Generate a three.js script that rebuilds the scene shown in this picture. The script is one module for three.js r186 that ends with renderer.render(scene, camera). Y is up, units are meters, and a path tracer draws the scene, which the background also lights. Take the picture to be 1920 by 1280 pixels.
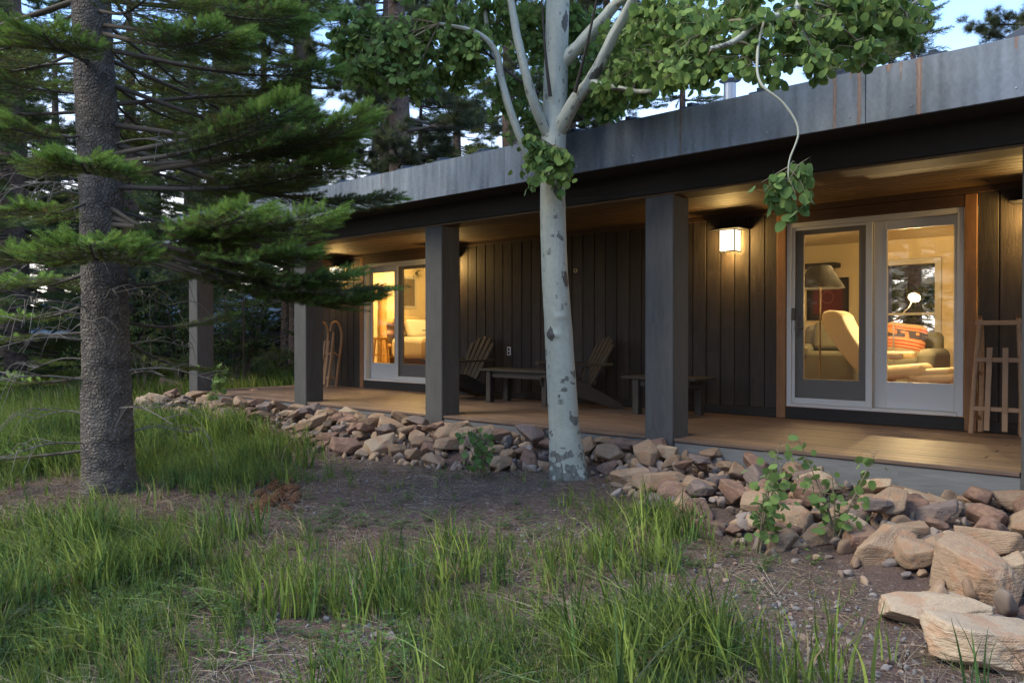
import * as THREE from 'three';
import { mergeGeometries, mergeVertices } from 'three/addons/utils/BufferGeometryUtils.js';
import { RoundedBoxGeometry } from 'three/addons/geometries/RoundedBoxGeometry.js';

// ---------- camera, sky, sun, exposure ----------
const scene = new THREE.Scene();
const CAM_Y = 1.35, DECK = 0.40;                       // deck top is y = DECK, wall runs along x, +z faces the garden
const camera = new THREE.PerspectiveCamera(47.3, 1024 / 682, 0.05, 400);
camera.position.set(0, CAM_Y, 0);
camera.lookAt(-Math.sin(0.7247), CAM_Y - 0.008, -Math.cos(0.7247));

const SUN = new THREE.Vector3(-0.36, 0.80, 0.66).normalize();
{ // dusk sky: pale warm horizon, blue above
  const W = 256, H = 128, d = new Float32Array(W * H * 4);
  for (let j = 0; j < H; j++) for (let i = 0; i < W; i++) {
    const el = ((j + 0.5) / H - 0.5) * Math.PI, s = Math.sin(el), up = Math.max(0, s);
    const q = Math.min(1, up / 0.36), t = q * q * (3 - 2 * q), k = 1 - t;
    const c = [1.05 * k + 0.25 * t, 0.97 * k + 0.44 * t, 0.85 * k + 0.80 * t];
    const lo = s < 0 ? Math.max(0.15, 1 + s * 3) : 1, o = (j * W + i) * 4;
    d[o] = c[0] * lo; d[o + 1] = c[1] * lo; d[o + 2] = c[2] * lo; d[o + 3] = 1;
  }
  const t = new THREE.DataTexture(d, W, H, THREE.RGBAFormat, THREE.FloatType);
  t.mapping = THREE.EquirectangularReflectionMapping; t.magFilter = THREE.LinearFilter; t.minFilter = THREE.LinearFilter; t.needsUpdate = true;
  scene.background = t; scene.environment = t; scene.backgroundIntensity = 0.86; scene.environmentIntensity = 0.86;
}
const sun = new THREE.DirectionalLight(new THREE.Color().setRGB(1, 0.87, 0.62), 1.5);
sun.position.copy(SUN).multiplyScalar(40).add(new THREE.Vector3(-6, 0, -5)); sun.target.position.set(-6, 0, -5);
sun.castShadow = true; sun.shadow.radius = 60; sun.shadow.mapSize.set(4096, 4096);
Object.assign(sun.shadow.camera, { left: -28, right: 28, top: 28, bottom: -28, near: 1, far: 120 });
scene.add(sun, sun.target);
const renderer = new THREE.WebGLRenderer({ antialias: true });
renderer.toneMapping = THREE.LinearToneMapping; renderer.toneMappingExposure = 3.2;
renderer.shadowMap.enabled = true;
// ---------- helpers ----------
const V = (x, y, z) => new THREE.Vector3(x, y, z);
function rng(seed) { let a = seed >>> 0; return () => { a = (a + 0x6D2B79F5) >>> 0; let t = Math.imul(a ^ (a >>> 15), 1 | a); t = (t + Math.imul(t ^ (t >>> 7), 61 | t)) ^ t; return ((t ^ (t >>> 14)) >>> 0) / 4294967296; }; }
const hash = (x, y, z) => { let h = Math.imul(x | 0, 374761393) ^ Math.imul(y | 0, 668265263) ^ Math.imul(z | 0, 1274126177); h = Math.imul(h ^ (h >>> 13), 1274126177); return ((h ^ (h >>> 16)) >>> 0) / 4294967296; };
const sm = (t) => t * t * (3 - 2 * t), lerp = (a, b, t) => a + (b - a) * t, clamp = (x, a = 0, b = 1) => Math.min(b, Math.max(a, x));
const step = (a, b, x) => sm(clamp((x - a) / (b - a)));
function noise(x, y, z = 0, per = 0) { // value noise 0..1, optional period in x and y
  const X = Math.floor(x), Y = Math.floor(y), Z = Math.floor(z), u = sm(x - X), v = sm(y - Y), w = sm(z - Z), m = (n) => per ? ((n % per) + per) % per : n;
  const h = (a, b, c) => hash(m(X + a), m(Y + b), Z + c);
  if (w === 0) return lerp(lerp(h(0, 0, 0), h(1, 0, 0), u), lerp(h(0, 1, 0), h(1, 1, 0), u), v);
  return lerp(lerp(lerp(h(0, 0, 0), h(1, 0, 0), u), lerp(h(0, 1, 0), h(1, 1, 0), u), v), lerp(lerp(h(0, 0, 1), h(1, 0, 1), u), lerp(h(0, 1, 1), h(1, 1, 1), u), v), w);
}
const fbm = (x, y, z, o = 4, per = 0) => { let s = 0, a = 0.5, n = 0; for (let i = 0; i < o; i++) { s += a * noise(x, y, z + i * 17, per); n += a; a *= 0.5; x *= 2; y *= 2; z *= 2; per *= 2; } return s / n; };
function tex(W, H, fn, color = true, rx = 1, ry = 1) { // fn(u,v) -> [r,g,b] linear 0..1 (colour) or a number (height)
  const d = new Uint8Array(W * H * 4), enc = (c) => Math.round(255 * clamp(c <= 0.0031308 ? 12.92 * c : 1.055 * Math.pow(c, 1 / 2.4) - 0.055));
  for (let j = 0; j < H; j++) for (let i = 0; i < W; i++) {
    const r = fn((i + 0.5) / W, (j + 0.5) / H), o = (j * W + i) * 4;
    if (color) { d[o] = enc(r[0]); d[o + 1] = enc(r[1]); d[o + 2] = enc(r[2]); } else d[o] = d[o + 1] = d[o + 2] = Math.round(255 * clamp(r));
    d[o + 3] = 255;
  }
  const t = new THREE.DataTexture(d, W, H); t.wrapS = t.wrapT = THREE.RepeatWrapping; t.magFilter = THREE.LinearFilter; t.minFilter = THREE.LinearMipmapLinearFilter; t.generateMipmaps = true;
  if (color) t.colorSpace = THREE.SRGBColorSpace; t.repeat.set(rx, ry); t.needsUpdate = true; return t;
}
const rgb = (r, g, b) => new THREE.Color().setRGB(r, g, b);
const std = (c, roughness = 0.8, o = {}) => new THREE.MeshStandardMaterial({ color: Array.isArray(c) ? rgb(...c) : c, roughness, ...o });

const taken = {};
function numbered(n) { const k = taken[n] = (taken[n] ?? -1) + 1; return k ? n + '_' + String(k).padStart(3, '0') : n; }
function tag(o, label, category, group, kind) { Object.assign(o.userData, { label, category }); if (group) o.userData.group = group; if (kind) o.userData.kind = kind; return o; }
function thing(name, label, category, p = [0, 0, 0], ry = 0, group) { const g = new THREE.Group(); g.name = numbered(name); g.position.set(...p); g.rotation.y = ry; scene.add(g); return tag(g, label, category, group); }
function part(name, geo, mat, parent, p, r) { const m = new THREE.Mesh(geo, mat); m.name = name; m.castShadow = m.receiveShadow = true; if (p) m.position.set(...p); if (r) m.rotation.set(...r); parent.add(m); return m; }
function struct(name, geo, mat, p) { const m = part(name, geo, mat, scene, p); m.userData.kind = 'structure'; return m; }
function merge(list) { const l = list.map((g) => { const n = g.index ? g.toNonIndexed() : g; for (const k of Object.keys(n.attributes)) if (!['position', 'normal', 'uv'].includes(k)) n.deleteAttribute(k); n.morphAttributes = {}; return n; }); return mergeGeometries(l, false); }
// box with chamfered edges; uv in metres, u along the grain axis
function cbox(w, h, d, c = 0.003, grain, ox = 0, oy = 0) {
  const P = [], N = [], U = [], s = [w / 2, h / 2, d / 2], g = grain ?? (w >= h && w >= d ? 0 : h >= d ? 1 : 2); c = Math.min(c, w / 3, h / 3, d / 3);
  const uvOf = (p, ax) => { const o = [0, 1, 2].filter((k) => k !== ax); return ax === g ? [p[o[0]] + ox, p[o[1]] + oy] : [p[g] + ox, p[o.find((k) => k !== g)] + oy + ax * 0.37]; };
  const tri = (a, b, q, n, ax) => { const e1 = V(...b).sub(V(...a)), e2 = V(...q).sub(V(...a)); if (e1.cross(e2).dot(V(...n)) < 0) [b, q] = [q, b]; for (const p of [a, b, q]) { P.push(...p); N.push(...n); U.push(...uvOf(p, ax)); } };
  const pt = (ax, sg, a1, s1, a2, s2) => { const p = [0, 0, 0]; p[ax] = sg * s[ax]; p[a1] = s1 * (s[a1] - c); p[a2] = s2 * (s[a2] - c); return p; };
  for (let ax = 0; ax < 3; ax++) { const a1 = (ax + 1) % 3, a2 = (ax + 2) % 3; for (const sg of [-1, 1]) { const n = [0, 0, 0]; n[ax] = sg; const q = [pt(ax, sg, a1, -1, a2, -1), pt(ax, sg, a1, 1, a2, -1), pt(ax, sg, a1, 1, a2, 1), pt(ax, sg, a1, -1, a2, 1)]; tri(q[0], q[1], q[2], n, ax); tri(q[0], q[2], q[3], n, ax); } }
  for (let e = 0; e < 3; e++) { const a1 = (e + 1) % 3, a2 = (e + 2) % 3; for (const s1 of [-1, 1]) for (const s2 of [-1, 1]) { const n = [0, 0, 0]; n[a1] = s1 * Math.SQRT1_2; n[a2] = s2 * Math.SQRT1_2; const A = pt(a1, s1, e, -1, a2, s2), B = pt(a1, s1, e, 1, a2, s2), C = pt(a2, s2, e, 1, a1, s1), D = pt(a2, s2, e, -1, a1, s1); tri(A, B, C, n, a1); tri(A, C, D, n, a1); } }
  for (const a of [-1, 1]) for (const b of [-1, 1]) for (const q of [-1, 1]) { const n = [a * 0.577, b * 0.577, q * 0.577]; tri(pt(0, a, 1, b, 2, q), pt(1, b, 0, a, 2, q), pt(2, q, 0, a, 1, b), n, 0); }
  const G = new THREE.BufferGeometry(); G.setAttribute('position', new THREE.Float32BufferAttribute(P, 3)); G.setAttribute('normal', new THREE.Float32BufferAttribute(N, 3)); G.setAttribute('uv', new THREE.Float32BufferAttribute(U, 2)); return G;
}
const span = (x0, x1, y0, y1, z0, z1, c, g, ox, oy) => cbox(x1 - x0, y1 - y0, z1 - z0, c, g, ox, oy).translate((x0 + x1) / 2, (y0 + y1) / 2, (z0 + z1) / 2);
// bar between two points, rectangular section
function bar(a, b, w, t, c = 0.003, up = V(0, 1, 0)) { const d = b.clone().sub(a), L = d.length(), g = cbox(L, t, w, c, 0, a.x * 3.1, a.y * 1.7); const x = d.normalize(), z = x.clone().cross(up).normalize(), y = z.clone().cross(x); return g.applyMatrix4(new THREE.Matrix4().makeBasis(x, y, z).setPosition(a.clone().add(b).multiplyScalar(0.5))); }
// tapered tube through points; r is a number per point; uv: u around in metres, v along
function tube(pts, rs, rad = 6, seg = 0, disp) {
  const curve = new THREE.CatmullRomCurve3(pts, false, 'centripetal'), n = seg || (pts.length - 1) * 4, L = curve.getLength(), P = [], N = [], U = [], I = [];
  let t0 = curve.getTangent(0), nn = Math.abs(t0.y) < 0.9 ? V(0, 1, 0).cross(t0).normalize() : V(1, 0, 0).cross(t0).normalize();
  for (let i = 0; i <= n; i++) {
    const t = i / n, p = curve.getPoint(t), tg = curve.getTangent(t); nn = nn.clone().sub(tg.clone().multiplyScalar(nn.dot(tg))).normalize(); const bn = tg.clone().cross(nn), k = t * (rs.length - 1), k0 = Math.min(rs.length - 2, Math.floor(k)), r = lerp(rs[k0], rs[k0 + 1], k - k0);
    for (let j = 0; j <= rad; j++) { const a = j / rad * Math.PI * 2, c = Math.cos(a), s = Math.sin(a), q = r + (disp ? disp(a, t * L, r, p) : 0); P.push(p.x + (nn.x * c + bn.x * s) * q, p.y + (nn.y * c + bn.y * s) * q, p.z + (nn.z * c + bn.z * s) * q); N.push(nn.x * c + bn.x * s, nn.y * c + bn.y * s, nn.z * c + bn.z * s); U.push(j / rad * Math.max(1, Math.round(r * 6.283 * 1)) , t * L); }
  }
  for (let i = 0; i < n; i++) for (let j = 0; j < rad; j++) { const a = i * (rad + 1) + j, b = a + rad + 1; I.push(a, a + 1, b, b, a + 1, b + 1); }
  const g = new THREE.BufferGeometry(); g.setAttribute('position', new THREE.Float32BufferAttribute(P, 3)); g.setAttribute('normal', new THREE.Float32BufferAttribute(N, 3)); g.setAttribute('uv', new THREE.Float32BufferAttribute(U, 2)); g.setIndex(I);
  if (disp) { g.computeVertexNormals(); const na = g.attributes.normal; for (let i = 0; i <= n; i++) { const a = i * (rad + 1), b = a + rad, v = V(na.getX(a) + na.getX(b), na.getY(a) + na.getY(b), na.getZ(a) + na.getZ(b)).normalize(); na.setXYZ(a, v.x, v.y, v.z); na.setXYZ(b, v.x, v.y, v.z); } }
  return g;
}
const extr = (shape, depth, bevel = 0.004, cs = 10) => new THREE.ExtrudeGeometry(shape, { depth, bevelEnabled: bevel > 0, bevelThickness: bevel, bevelSize: bevel, bevelSegments: 2, curveSegments: cs });
const poly = (pts) => { const s = new THREE.Shape(); pts.forEach((p, i) => i ? s.lineTo(p[0], p[1]) : s.moveTo(p[0], p[1])); s.closePath(); return s; };
// triangle soup builder for leaves, needles and blades
class Soup { constructor() { this.p = []; this.n = []; this.u = []; } tri(a, b, c, n) { const f = b.clone().sub(a).cross(c.clone().sub(a)); if (!n) n = f.normalize(); else if (f.dot(n) < 0) [b, c] = [c, b]; for (const q of [a, b, c]) { this.p.push(q.x, q.y, q.z); this.n.push(n.x, n.y, n.z); this.u.push(q.x, q.y); } return this; } geo() { const g = new THREE.BufferGeometry(); g.setAttribute('position', new THREE.Float32BufferAttribute(this.p, 3)); g.setAttribute('normal', new THREE.Float32BufferAttribute(this.n, 3)); g.setAttribute('uv', new THREE.Float32BufferAttribute(this.u, 2)); return g; } }
function instanced(name, geo, mat, list, parent, kind = 'stuff') { // list of {m: Matrix4, c: Color}
  const o = new THREE.InstancedMesh(geo, mat, list.length); o.name = name; o.castShadow = o.receiveShadow = true;
  list.forEach((e, i) => { o.setMatrixAt(i, e.m); if (e.c) o.setColorAt(i, e.c); }); o.userData.kind = kind; (parent || scene).add(o); return o;
}
const M4 = (p, q, s) => new THREE.Matrix4().compose(p, q, typeof s === 'number' ? V(s, s, s) : s);
const qTo = (d, roll = 0) => { const q = new THREE.Quaternion().setFromUnitVectors(V(1, 0, 0), d.clone().normalize()); return q.multiply(new THREE.Quaternion().setFromAxisAngle(V(1, 0, 0), roll)); };
const euler = (x, y, z) => new THREE.Quaternion().setFromEuler(new THREE.Euler(x, y, z, 'YXZ'));

// ---------- shared materials ----------
const grains = [11, 47].map((seed) => { const a = new Float32Array(512 * 512); for (let j = 0; j < 512; j++) for (let i = 0; i < 512; i++) { const u = i / 512, v = j / 512, w = 0.02 * fbm(u * 3, v * 3, seed + 7, 2), g = fbm(u * 4, (v + w) * 26, seed, 4), k = fbm(u * 10, (v + w) * 130, seed + 3, 3); a[j * 512 + i] = clamp((0.65 * g + 0.5 * k - 0.1) * 0.75 + noise(u * 3, v * 6, seed + 9) * 0.25); } return a; });
const woodMap = (c1, c2, seed) => { const a = grains[seed % 2]; return tex(512, 512, (u, v) => { const m = a[Math.floor(v * 512) * 512 + Math.floor(u * 512)]; return [0, 1, 2].map((i) => lerp(c1[i], c2[i], m)); }); };
const woodBump = tex(512, 512, (u, v) => clamp(0.5 * fbm(u * 6, v * 60, 5, 3) + 0.5 * fbm(u * 30, v * 160, 8, 2)), false);
const wood = (c1, c2, seed, rough, bump = 0.0015, st) => std([1, 1, 1], rough, { map: woodMap(c1, c2, seed, st), bumpMap: woodBump, bumpScale: bump });
const M = {
  siding: wood([0.011, 0.0085, 0.0067], [0.060, 0.045, 0.034], 11, 0.75, 0.003),
  dark: wood([0.012, 0.010, 0.009], [0.034, 0.028, 0.024], 21, 0.8), pitch: wood([0.008, 0.007, 0.0065], [0.02, 0.017, 0.015], 22, 0.85),
  post: wood([0.038, 0.038, 0.038], [0.086, 0.086, 0.085], 31, 0.78, 0.002),
  riser: wood([0.09, 0.092, 0.095], [0.175, 0.18, 0.185], 41, 0.7, 0.002),
  deck: wood([0.085, 0.052, 0.036], [0.20, 0.135, 0.10], 52, 0.5, 0.0012),
  cedar: wood([0.15, 0.068, 0.027], [0.33, 0.165, 0.072], 61, 0.7, 0.0015),
  brown: wood([0.04, 0.02, 0.011], [0.10, 0.05, 0.027], 63, 0.7),
  ceiling: wood([0.036, 0.018, 0.006], [0.14, 0.074, 0.022], 72, 0.65, 0.002),
  chair: wood([0.016, 0.0135, 0.0115], [0.05, 0.042, 0.035], 81, 0.72),
  sled: wood([0.22, 0.12, 0.06], [0.42, 0.26, 0.15], 91, 0.6),
  white: std([0.56, 0.56, 0.55], 0.45), taupe: std([0.34, 0.32, 0.29], 0.5),
  black: std([0.012, 0.012, 0.012], 0.5, { metalness: 0.3 }),
  steel: std([0.35, 0.35, 0.36], 0.35, { metalness: 0.9 }),
  glass: new THREE.MeshPhysicalMaterial({ color: 0xffffff, roughness: 0.0, transmission: 1, thickness: 0, ior: 1.52 }),
  screen: std([0.035, 0.033, 0.03], 0.8, { transparent: true, opacity: 0.42, side: THREE.DoubleSide }),
  plaster: std([0.75, 0.66, 0.47], 0.9), ceilPaint: std([0.75, 0.68, 0.54], 0.9),
};
// boards of one kind differ a little in stain
for (const k of ['deck', 'siding', 'ceiling']) M[k + 's'] = [[1, 1, 1], [0.82, 0.82, 0.83], [1.12, 1.10, 1.08], [0.93, 0.90, 0.87]].map((c) => { const m = M[k].clone(); m.color = rgb(...c); return m; });
// ---------- terrain ----------
// how far the stone border reaches in front of the deck, by x
const TOE = [[-14, -5.25], [-10.8, -5.2], [-8.5, -5.1], [-6.9, -5.06], [-5.3, -5.2], [-4.6, -5.62], [-4.0, -5.72], [-3.4, -5.2], [-2.57, -4.72], [-1.6, -4.4], [-1.0, -4.1], [-0.75, -3.55], [0, -3.2], [2, -3.2]];
function toeZ(x) { for (let i = 0; i + 1 < TOE.length; i++) if (x < TOE[i + 1][0]) return lerp(TOE[i][1], TOE[i + 1][1], sm(clamp((x - TOE[i][0]) / (TOE[i + 1][0] - TOE[i][0])))); return -3.2; }
function groundY(x, z) {
  let y = 0.05 + 0.05 * (fbm(x * 0.35, z * 0.35, 4, 3) - 0.5) + 0.035 * (fbm(x * 1.6, z * 1.6, 9, 3) - 0.5);
  const r = Math.hypot(x + 6.4, z + 2.48); y += 0.10 * Math.exp(-r * r / 1.6);                      // mound round the spruce
  const a = Math.hypot(x + 4.16, z + 5.48); y += 0.05 * Math.exp(-a * a / 0.5);
  const t = toeZ(x); y += 0.12 * step(t + 0.1, t - 0.8, z) * step(-0.5, -4, x) + 0.03 * step(t + 0.1, t - 0.8, z); // bank under the stones
  y += 0.3 * fbm(x * 0.08, z * 0.08, 2, 2) * step(16, 40, Math.hypot(x, z)) - 0.05 * step(0, 3, x + z + 2);
  return y;
}
{
  const xs = [], zs = []; const ax = (lo, hi, fine) => { const o = []; let v = lo; while (v < hi) { o.push(v); const d = v < fine[0] ? fine[0] - v : v > fine[1] ? v - fine[1] : 0; v += 0.045 + d * 0.12; } o.push(hi); return o; };
  const X = ax(-180, 140, [-9, 1.2]), Z = ax(-180, 120, [-6.4, -0.8]);
  const P = [], U = [], I = [], nx = X.length, nz = Z.length;
  for (const z of Z) for (const x of X) { P.push(x, groundY(x, z) + 0.018 * (fbm(x * 9, z * 9, 3, 2) - 0.5), z); U.push(x, z); }
  for (let j = 0; j < nz - 1; j++) for (let i = 0; i < nx - 1; i++) { const a = j * nx + i, b = a + nx; I.push(a, b, a + 1, b, b + 1, a + 1); }
  const g = new THREE.BufferGeometry(); g.setAttribute('position', new THREE.Float32BufferAttribute(P, 3)); g.setAttribute('uv', new THREE.Float32BufferAttribute(U, 2)); g.setIndex(I); g.computeVertexNormals();
  const grit = (u, v, s) => fbm(u * 12, v * 12, s, 5, 12);
  const map = tex(768, 768, (u, v) => { const a = grit(u, v, 1), b = noise(u * 150, v * 150, 4, 150), c = noise(u * 60, v * 60, 8, 60), f = noise(u * 300, v * 300, 2, 300); let m = 0.45 * a + 0.3 * b + 0.25 * f; const st = c > 0.78 ? (c - 0.78) * 2.4 : 0, red = noise(u * 8, v * 8, 12, 8); return [lerp(0.065, 0.21, m) + st * 0.3 + 0.03 * red, lerp(0.046, 0.15, m) + st * 0.28, lerp(0.036, 0.12, m) + st * 0.27]; }, true, 0.62, 0.62);
  const bump = tex(768, 768, (u, v) => clamp(0.4 * grit(u, v, 1) + 0.35 * noise(u * 150, v * 150, 4, 150) + 0.25 * noise(u * 300, v * 300, 2, 300)), false, 0.62, 0.62);
  struct('ground', g, std([0.56, 0.54, 0.53], 0.95, { map, bumpMap: bump, bumpScale: 0.024 }));
}
// ---------- house ----------
const ZW = -8.782, ZD = -6.37, CEIL = 2.81, BEAM = 2.668;
const house = thing('house', 'long low house with dark board siding, grey metal fascia and covered porch', 'house');
const rh = rng(77);
{
  // wall with vertical boards
  const openings = [[-11.452, -9.452], [-3.675, -1.655]], W0 = -13.35, W1 = 2.2;
  const wl = [];
  let x0 = W0; for (const [a, b] of [...openings, [W1, W1]]) { wl.push(span(x0, a, 0.1, 3.15, ZW - 0.17, ZW - 0.021, 0.002)); if (b > a) { wl.push(span(a, b, 2.64, 3.15, ZW - 0.17, ZW - 0.021, 0.002)); wl.push(span(a, b, 0.1, 0.50, ZW - 0.17, ZW - 0.021, 0.002)); } x0 = b; }
  const wall = part('wall', merge(wl), M.dark, house);
  const ends = [[W0, -11.452], [-9.452, -3.675], [-1.655, W1]];
  for (const [a, b] of ends) {
    let x = a + 0.004;
    while (x < b - 0.02) { const w = Math.min(0.176 + (rh() - 0.5) * 0.012, b - x - 0.004); const dz = (rh() - 0.5) * 0.006; part('siding_board', span(x, x + w, 0.505, CEIL - 0.002, ZW - 0.02 + dz, ZW + dz, 0.004, 1, rh() * 9, rh() * 9), M.sidings[Math.floor(rh() * 4)], wall); x += w + 0.011 + rh() * 0.003; }
    part('skirting_board', span(a, b, 0.402, 0.50, ZW - 0.02, ZW + 0.012, 0.003, 0, rh() * 9, rh() * 9), M.dark, wall);
  }
  part('left_end_wall', span(W0 - 0.15, W0 - 0.002, 0.0, 3.15, -13.5, ZW, 0.003), M.siding, house);
  part('right_end_wall', span(W1 + 0.002, W1 + 0.15, 0.0, 3.15, -13.5, ZW, 0.003), M.siding, house);
  part('rear_wall', merge([span(W0, -3.75, 0, 3.15, -13.5, -13.31, 0.003), span(-3.05, W1, 0, 3.15, -13.5, -13.31, 0.003), span(-3.75, -3.05, 0, 1.24, -13.5, -13.31, 0.003), span(-3.75, -3.05, 2.45, 3.15, -13.5, -13.31, 0.003)]), M.siding, house);
  // deck
  const deck = part('deck', span(-12.93, 1.6, 0.30, 0.366, ZW - 0.01, ZD - 0.02, 0.003), M.dark, house);
  const posts = [-3.641, -6.721, -9.528, -12.739, -0.632], S = 0.296;
  { let z = ZD + 0.014, k = 0; while (z > ZW + 0.03) { const w = Math.min(0.134, z - ZW - 0.013); // boards break at joints; the front one is notched round the posts
      const cuts = k < 3 ? posts.map((p) => [p - S - 0.004, p + 0.004]).sort((a, b) => a[0] - b[0]) : [];
      let a = -12.95; const segs = []; for (const [c0, c1] of cuts) { if (c0 > a) segs.push([a, c0]); a = c1; } segs.push([a, 1.6]);
      for (const [s0, s1] of segs) { let p = s0; while (p < s1 - 0.01) { let e = Math.min(s1, p + 3.2 + (k % 3) * 0.7); if (s1 - e < 0.6) e = s1; part('deck_board', span(p, e - 0.003, 0.368, DECK - rh() * 0.0015, z - w, z, 0.004, 0, rh() * 9, rh() * 9), M.decks[Math.floor(rh() * 4)], deck); p = e; } }
      z -= w + 0.010; k++; } }
  { const ps = [...posts].sort((a, b) => a - b); let a = -12.93; for (const p of ps) { if (p - S > a + 0.02) part('riser_board', span(a, p - S - 0.003, 0.02, 0.362, ZD - 0.02, ZD, 0.003, 0, rh() * 9, rh() * 9), M.riser, deck); a = p + 0.003; } part('riser_board', span(a, 1.6, 0.02, 0.362, ZD - 0.02, ZD, 0.003, 0), M.riser, deck); }
  part('riser_board', span(-12.95, -12.932, 0.02, 0.362, ZW, ZD, 0.003, 2), M.riser, deck);
  for (const p of posts) part('post', span(p - S, p, -0.03, BEAM - 0.022, -6.341 - S, -6.341, 0.008, 1, rh() * 9, rh() * 9), M.post, house);
  // beam, porch ceiling, soffit
  part('beam', span(-13.3, 1.8, BEAM + 0.002, 3.1, -6.345 - S, -6.345, 0.008, 0, 3, 1), M.pitch, house);
  part('beam_soffit_board', span(-13.3, 1.8, BEAM - 0.02, BEAM, -6.35 - S + 0.01, -6.36, 0.003, 0, 2, 5), M.ceiling, house);
  const ceil = part('porch_ceiling', span(-12.93, 1.8, CEIL + 0.02, CEIL + 0.05, ZW, -6.345 - S - 0.002, 0.002), M.dark, house);
  { let z = -6.345 - S - 0.004; while (z > ZW + 0.02) { const w = Math.min(0.135, z - ZW - 0.002); let p = -12.93, k = rh(); while (p < 1.75) { const e = Math.min(1.8, p + 2.4 + k * 2.4); k = rh(); part('ceiling_board', span(p, e - 0.002, CEIL, CEIL + 0.018, z - w, z, 0.004, 0, rh() * 9, rh() * 9), M.ceilings[Math.floor(rh() * 4)], ceil); p = e; } z -= w + 0.004; } }
  part('soffit', span(-13.4, 1.8, 2.885, 2.91, -6.343, -5.93, 0.003, 0), M.pitch, house);
  part('wall_cornice', span(-12.85, 1.8, CEIL - 0.06, CEIL - 0.001, ZW + 0.008, ZW + 0.034, 0.003, 0), M.brown, house);
  // fascia
  const FL = -13.4, FR = 1.8, rust = [[-1.471, 0.026, 1], [-1.587, 0.012, 0.45], [-1.668, 0.035, 0.18], [-1.867, 0.019, 1], [-1.927, 0.013, 0.17], [-2.041, 0.017, 1], [-2.085, 0.012, 0.14], [-2.702, 0.012, 0.1], [-3.322, 0.011, 1], [-0.9, 0.014, 0.3], [-4.6, 0.008, 0.25], [-7.3, 0.01, 0.5]];
  const fmap = tex(2048, 128, (u, v) => {
    const x = lerp(FL, FR, u), y = v; let m = 0.55 * fbm(x * 3.2, y * 0.5, 3, 4) + 0.3 * noise(x * 30, y * 1.3, 5) + 0.15 * noise(x * 90, y * 18, 6); m = clamp((m - 0.25) * 1.7);
    const big = step(0.35, 0.65, fbm(x * 0.9, 0.3, 7, 3)); let c = [lerp(0.095, 0.25, m) * lerp(0.75, 1.1, big), lerp(0.112, 0.285, m) * lerp(0.78, 1.1, big), lerp(0.132, 0.32, m) * lerp(0.85, 1.08, big)];
    for (const [rx, w, len] of rust) { const d = Math.abs(x - rx + 0.006 * (noise(y * 9, rx, 2) - 0.5)), wid = w * (len < 0.9 ? clamp((y - (1 - len)) / len) : 0.75 + 0.25 * y); if (d < wid && y > 1 - len) { const e = step(wid, wid * 0.55, d), core = step(wid * 0.5, 0, d), st = 0.6 + 0.4 * noise(x * 120, y * 14, 4); const rc = [lerp(0.20, 0.30, core) * st, lerp(0.115, 0.19, core) * st, lerp(0.08, 0.14, core) * st]; c = c.map((q, i) => lerp(q, rc[i], e * 0.85)); } }
    return c;
  });
  const fr = tex(1024, 64, (u, v) => 0.45 + 0.35 * fbm(u * 60, v * 3, 3, 3), false);
  const zinc = std([1, 1, 1], 0.75, { map: fmap, metalness: 0.35, roughnessMap: fr });
  const core = part('fascia', span(FL, FR, 2.88, 3.25, -5.95, -5.916, 0.002), M.dark, house);
  const joints = [FL, -12.3, -8.85, -5.337, -1.823, FR];
  for (let i = 0; i + 1 < joints.length; i++) {
    const a = joints[i] + 0.002, b = joints[i + 1] - 0.002, g = merge([span(a, b, 2.8765, 3.267, -5.914, -5.905, 0.002, 0), span(a, b, 3.255, 3.267, -5.97, -5.9145, 0.002, 0), span(a, b, 2.8765, 2.884, -5.935, -5.9145, 0.002, 0)]), P = g.attributes.position, U = g.attributes.uv;
    for (let k = 0; k < P.count; k++) U.setXY(k, (P.getX(k) - FL) / (FR - FL), clamp((P.getY(k) - 2.8765) / 0.39, 0.01, 0.99));
    const fp = part('fascia_panel', g, zinc, core);
    for (let x = a + 0.3; x < b - 0.1; x += 0.62) part('fastener', new THREE.CylinderGeometry(0.006, 0.006, 0.006, 8).rotateX(Math.PI / 2), M.steel, core, [x, 2.93 + rh() * 0.02, -5.903]);
  }
  part('fascia_end_panel', span(FL - 0.012, FL - 0.002, 2.8765, 3.267, -8.0, -5.905, 0.002, 2), std([0.24, 0.25, 0.26], 0.6, { metalness: 0.3 }), core);
  // roof: low metal roof with standing seams
  const slope = Math.atan2(1.15, 8.4), roofM = std([0.035, 0.05, 0.075], 0.5, { metalness: 0.3 });
  const roof = part('roof', span(FL - 0.02, 2.6, 0, 0.06, -8.6, 0, 0.004).rotateX(slope).translate(0, 3.22, -5.97), roofM, house);
  for (let x = -1.40 - 0.62 * 19; x < 2.4; x += 0.62) part('standing_seam', merge([span(-0.025, 0.025, 0.062, 0.10, -8.58, 0.01, 0.003).rotateX(slope), span(-0.09, 0.09, 0.05, 0.075, -0.16, 0.012, 0.003).rotateX(slope)]).translate(x, 3.22, -5.97), roofM, roof);
  // upper storey roof seen over the right end of the fascia
  part('upper_wall', extr(poly([[-1.7, 3.9], [-1.7, 5.40], [0.6, 6.3], [2.1, 5.7], [2.1, 3.9]]), 0.9, 0.01).translate(0, 0, -13.45), M.siding, house);
  part('upper_roof', extr(poly([[-2.01, 5.26], [-2.01, 5.40], [0.6, 6.5], [2.5, 5.7], [2.5, 5.56], [0.6, 6.36]]), 1.2, 0.01).translate(0, 0, -13.6), roofM, house);
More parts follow.
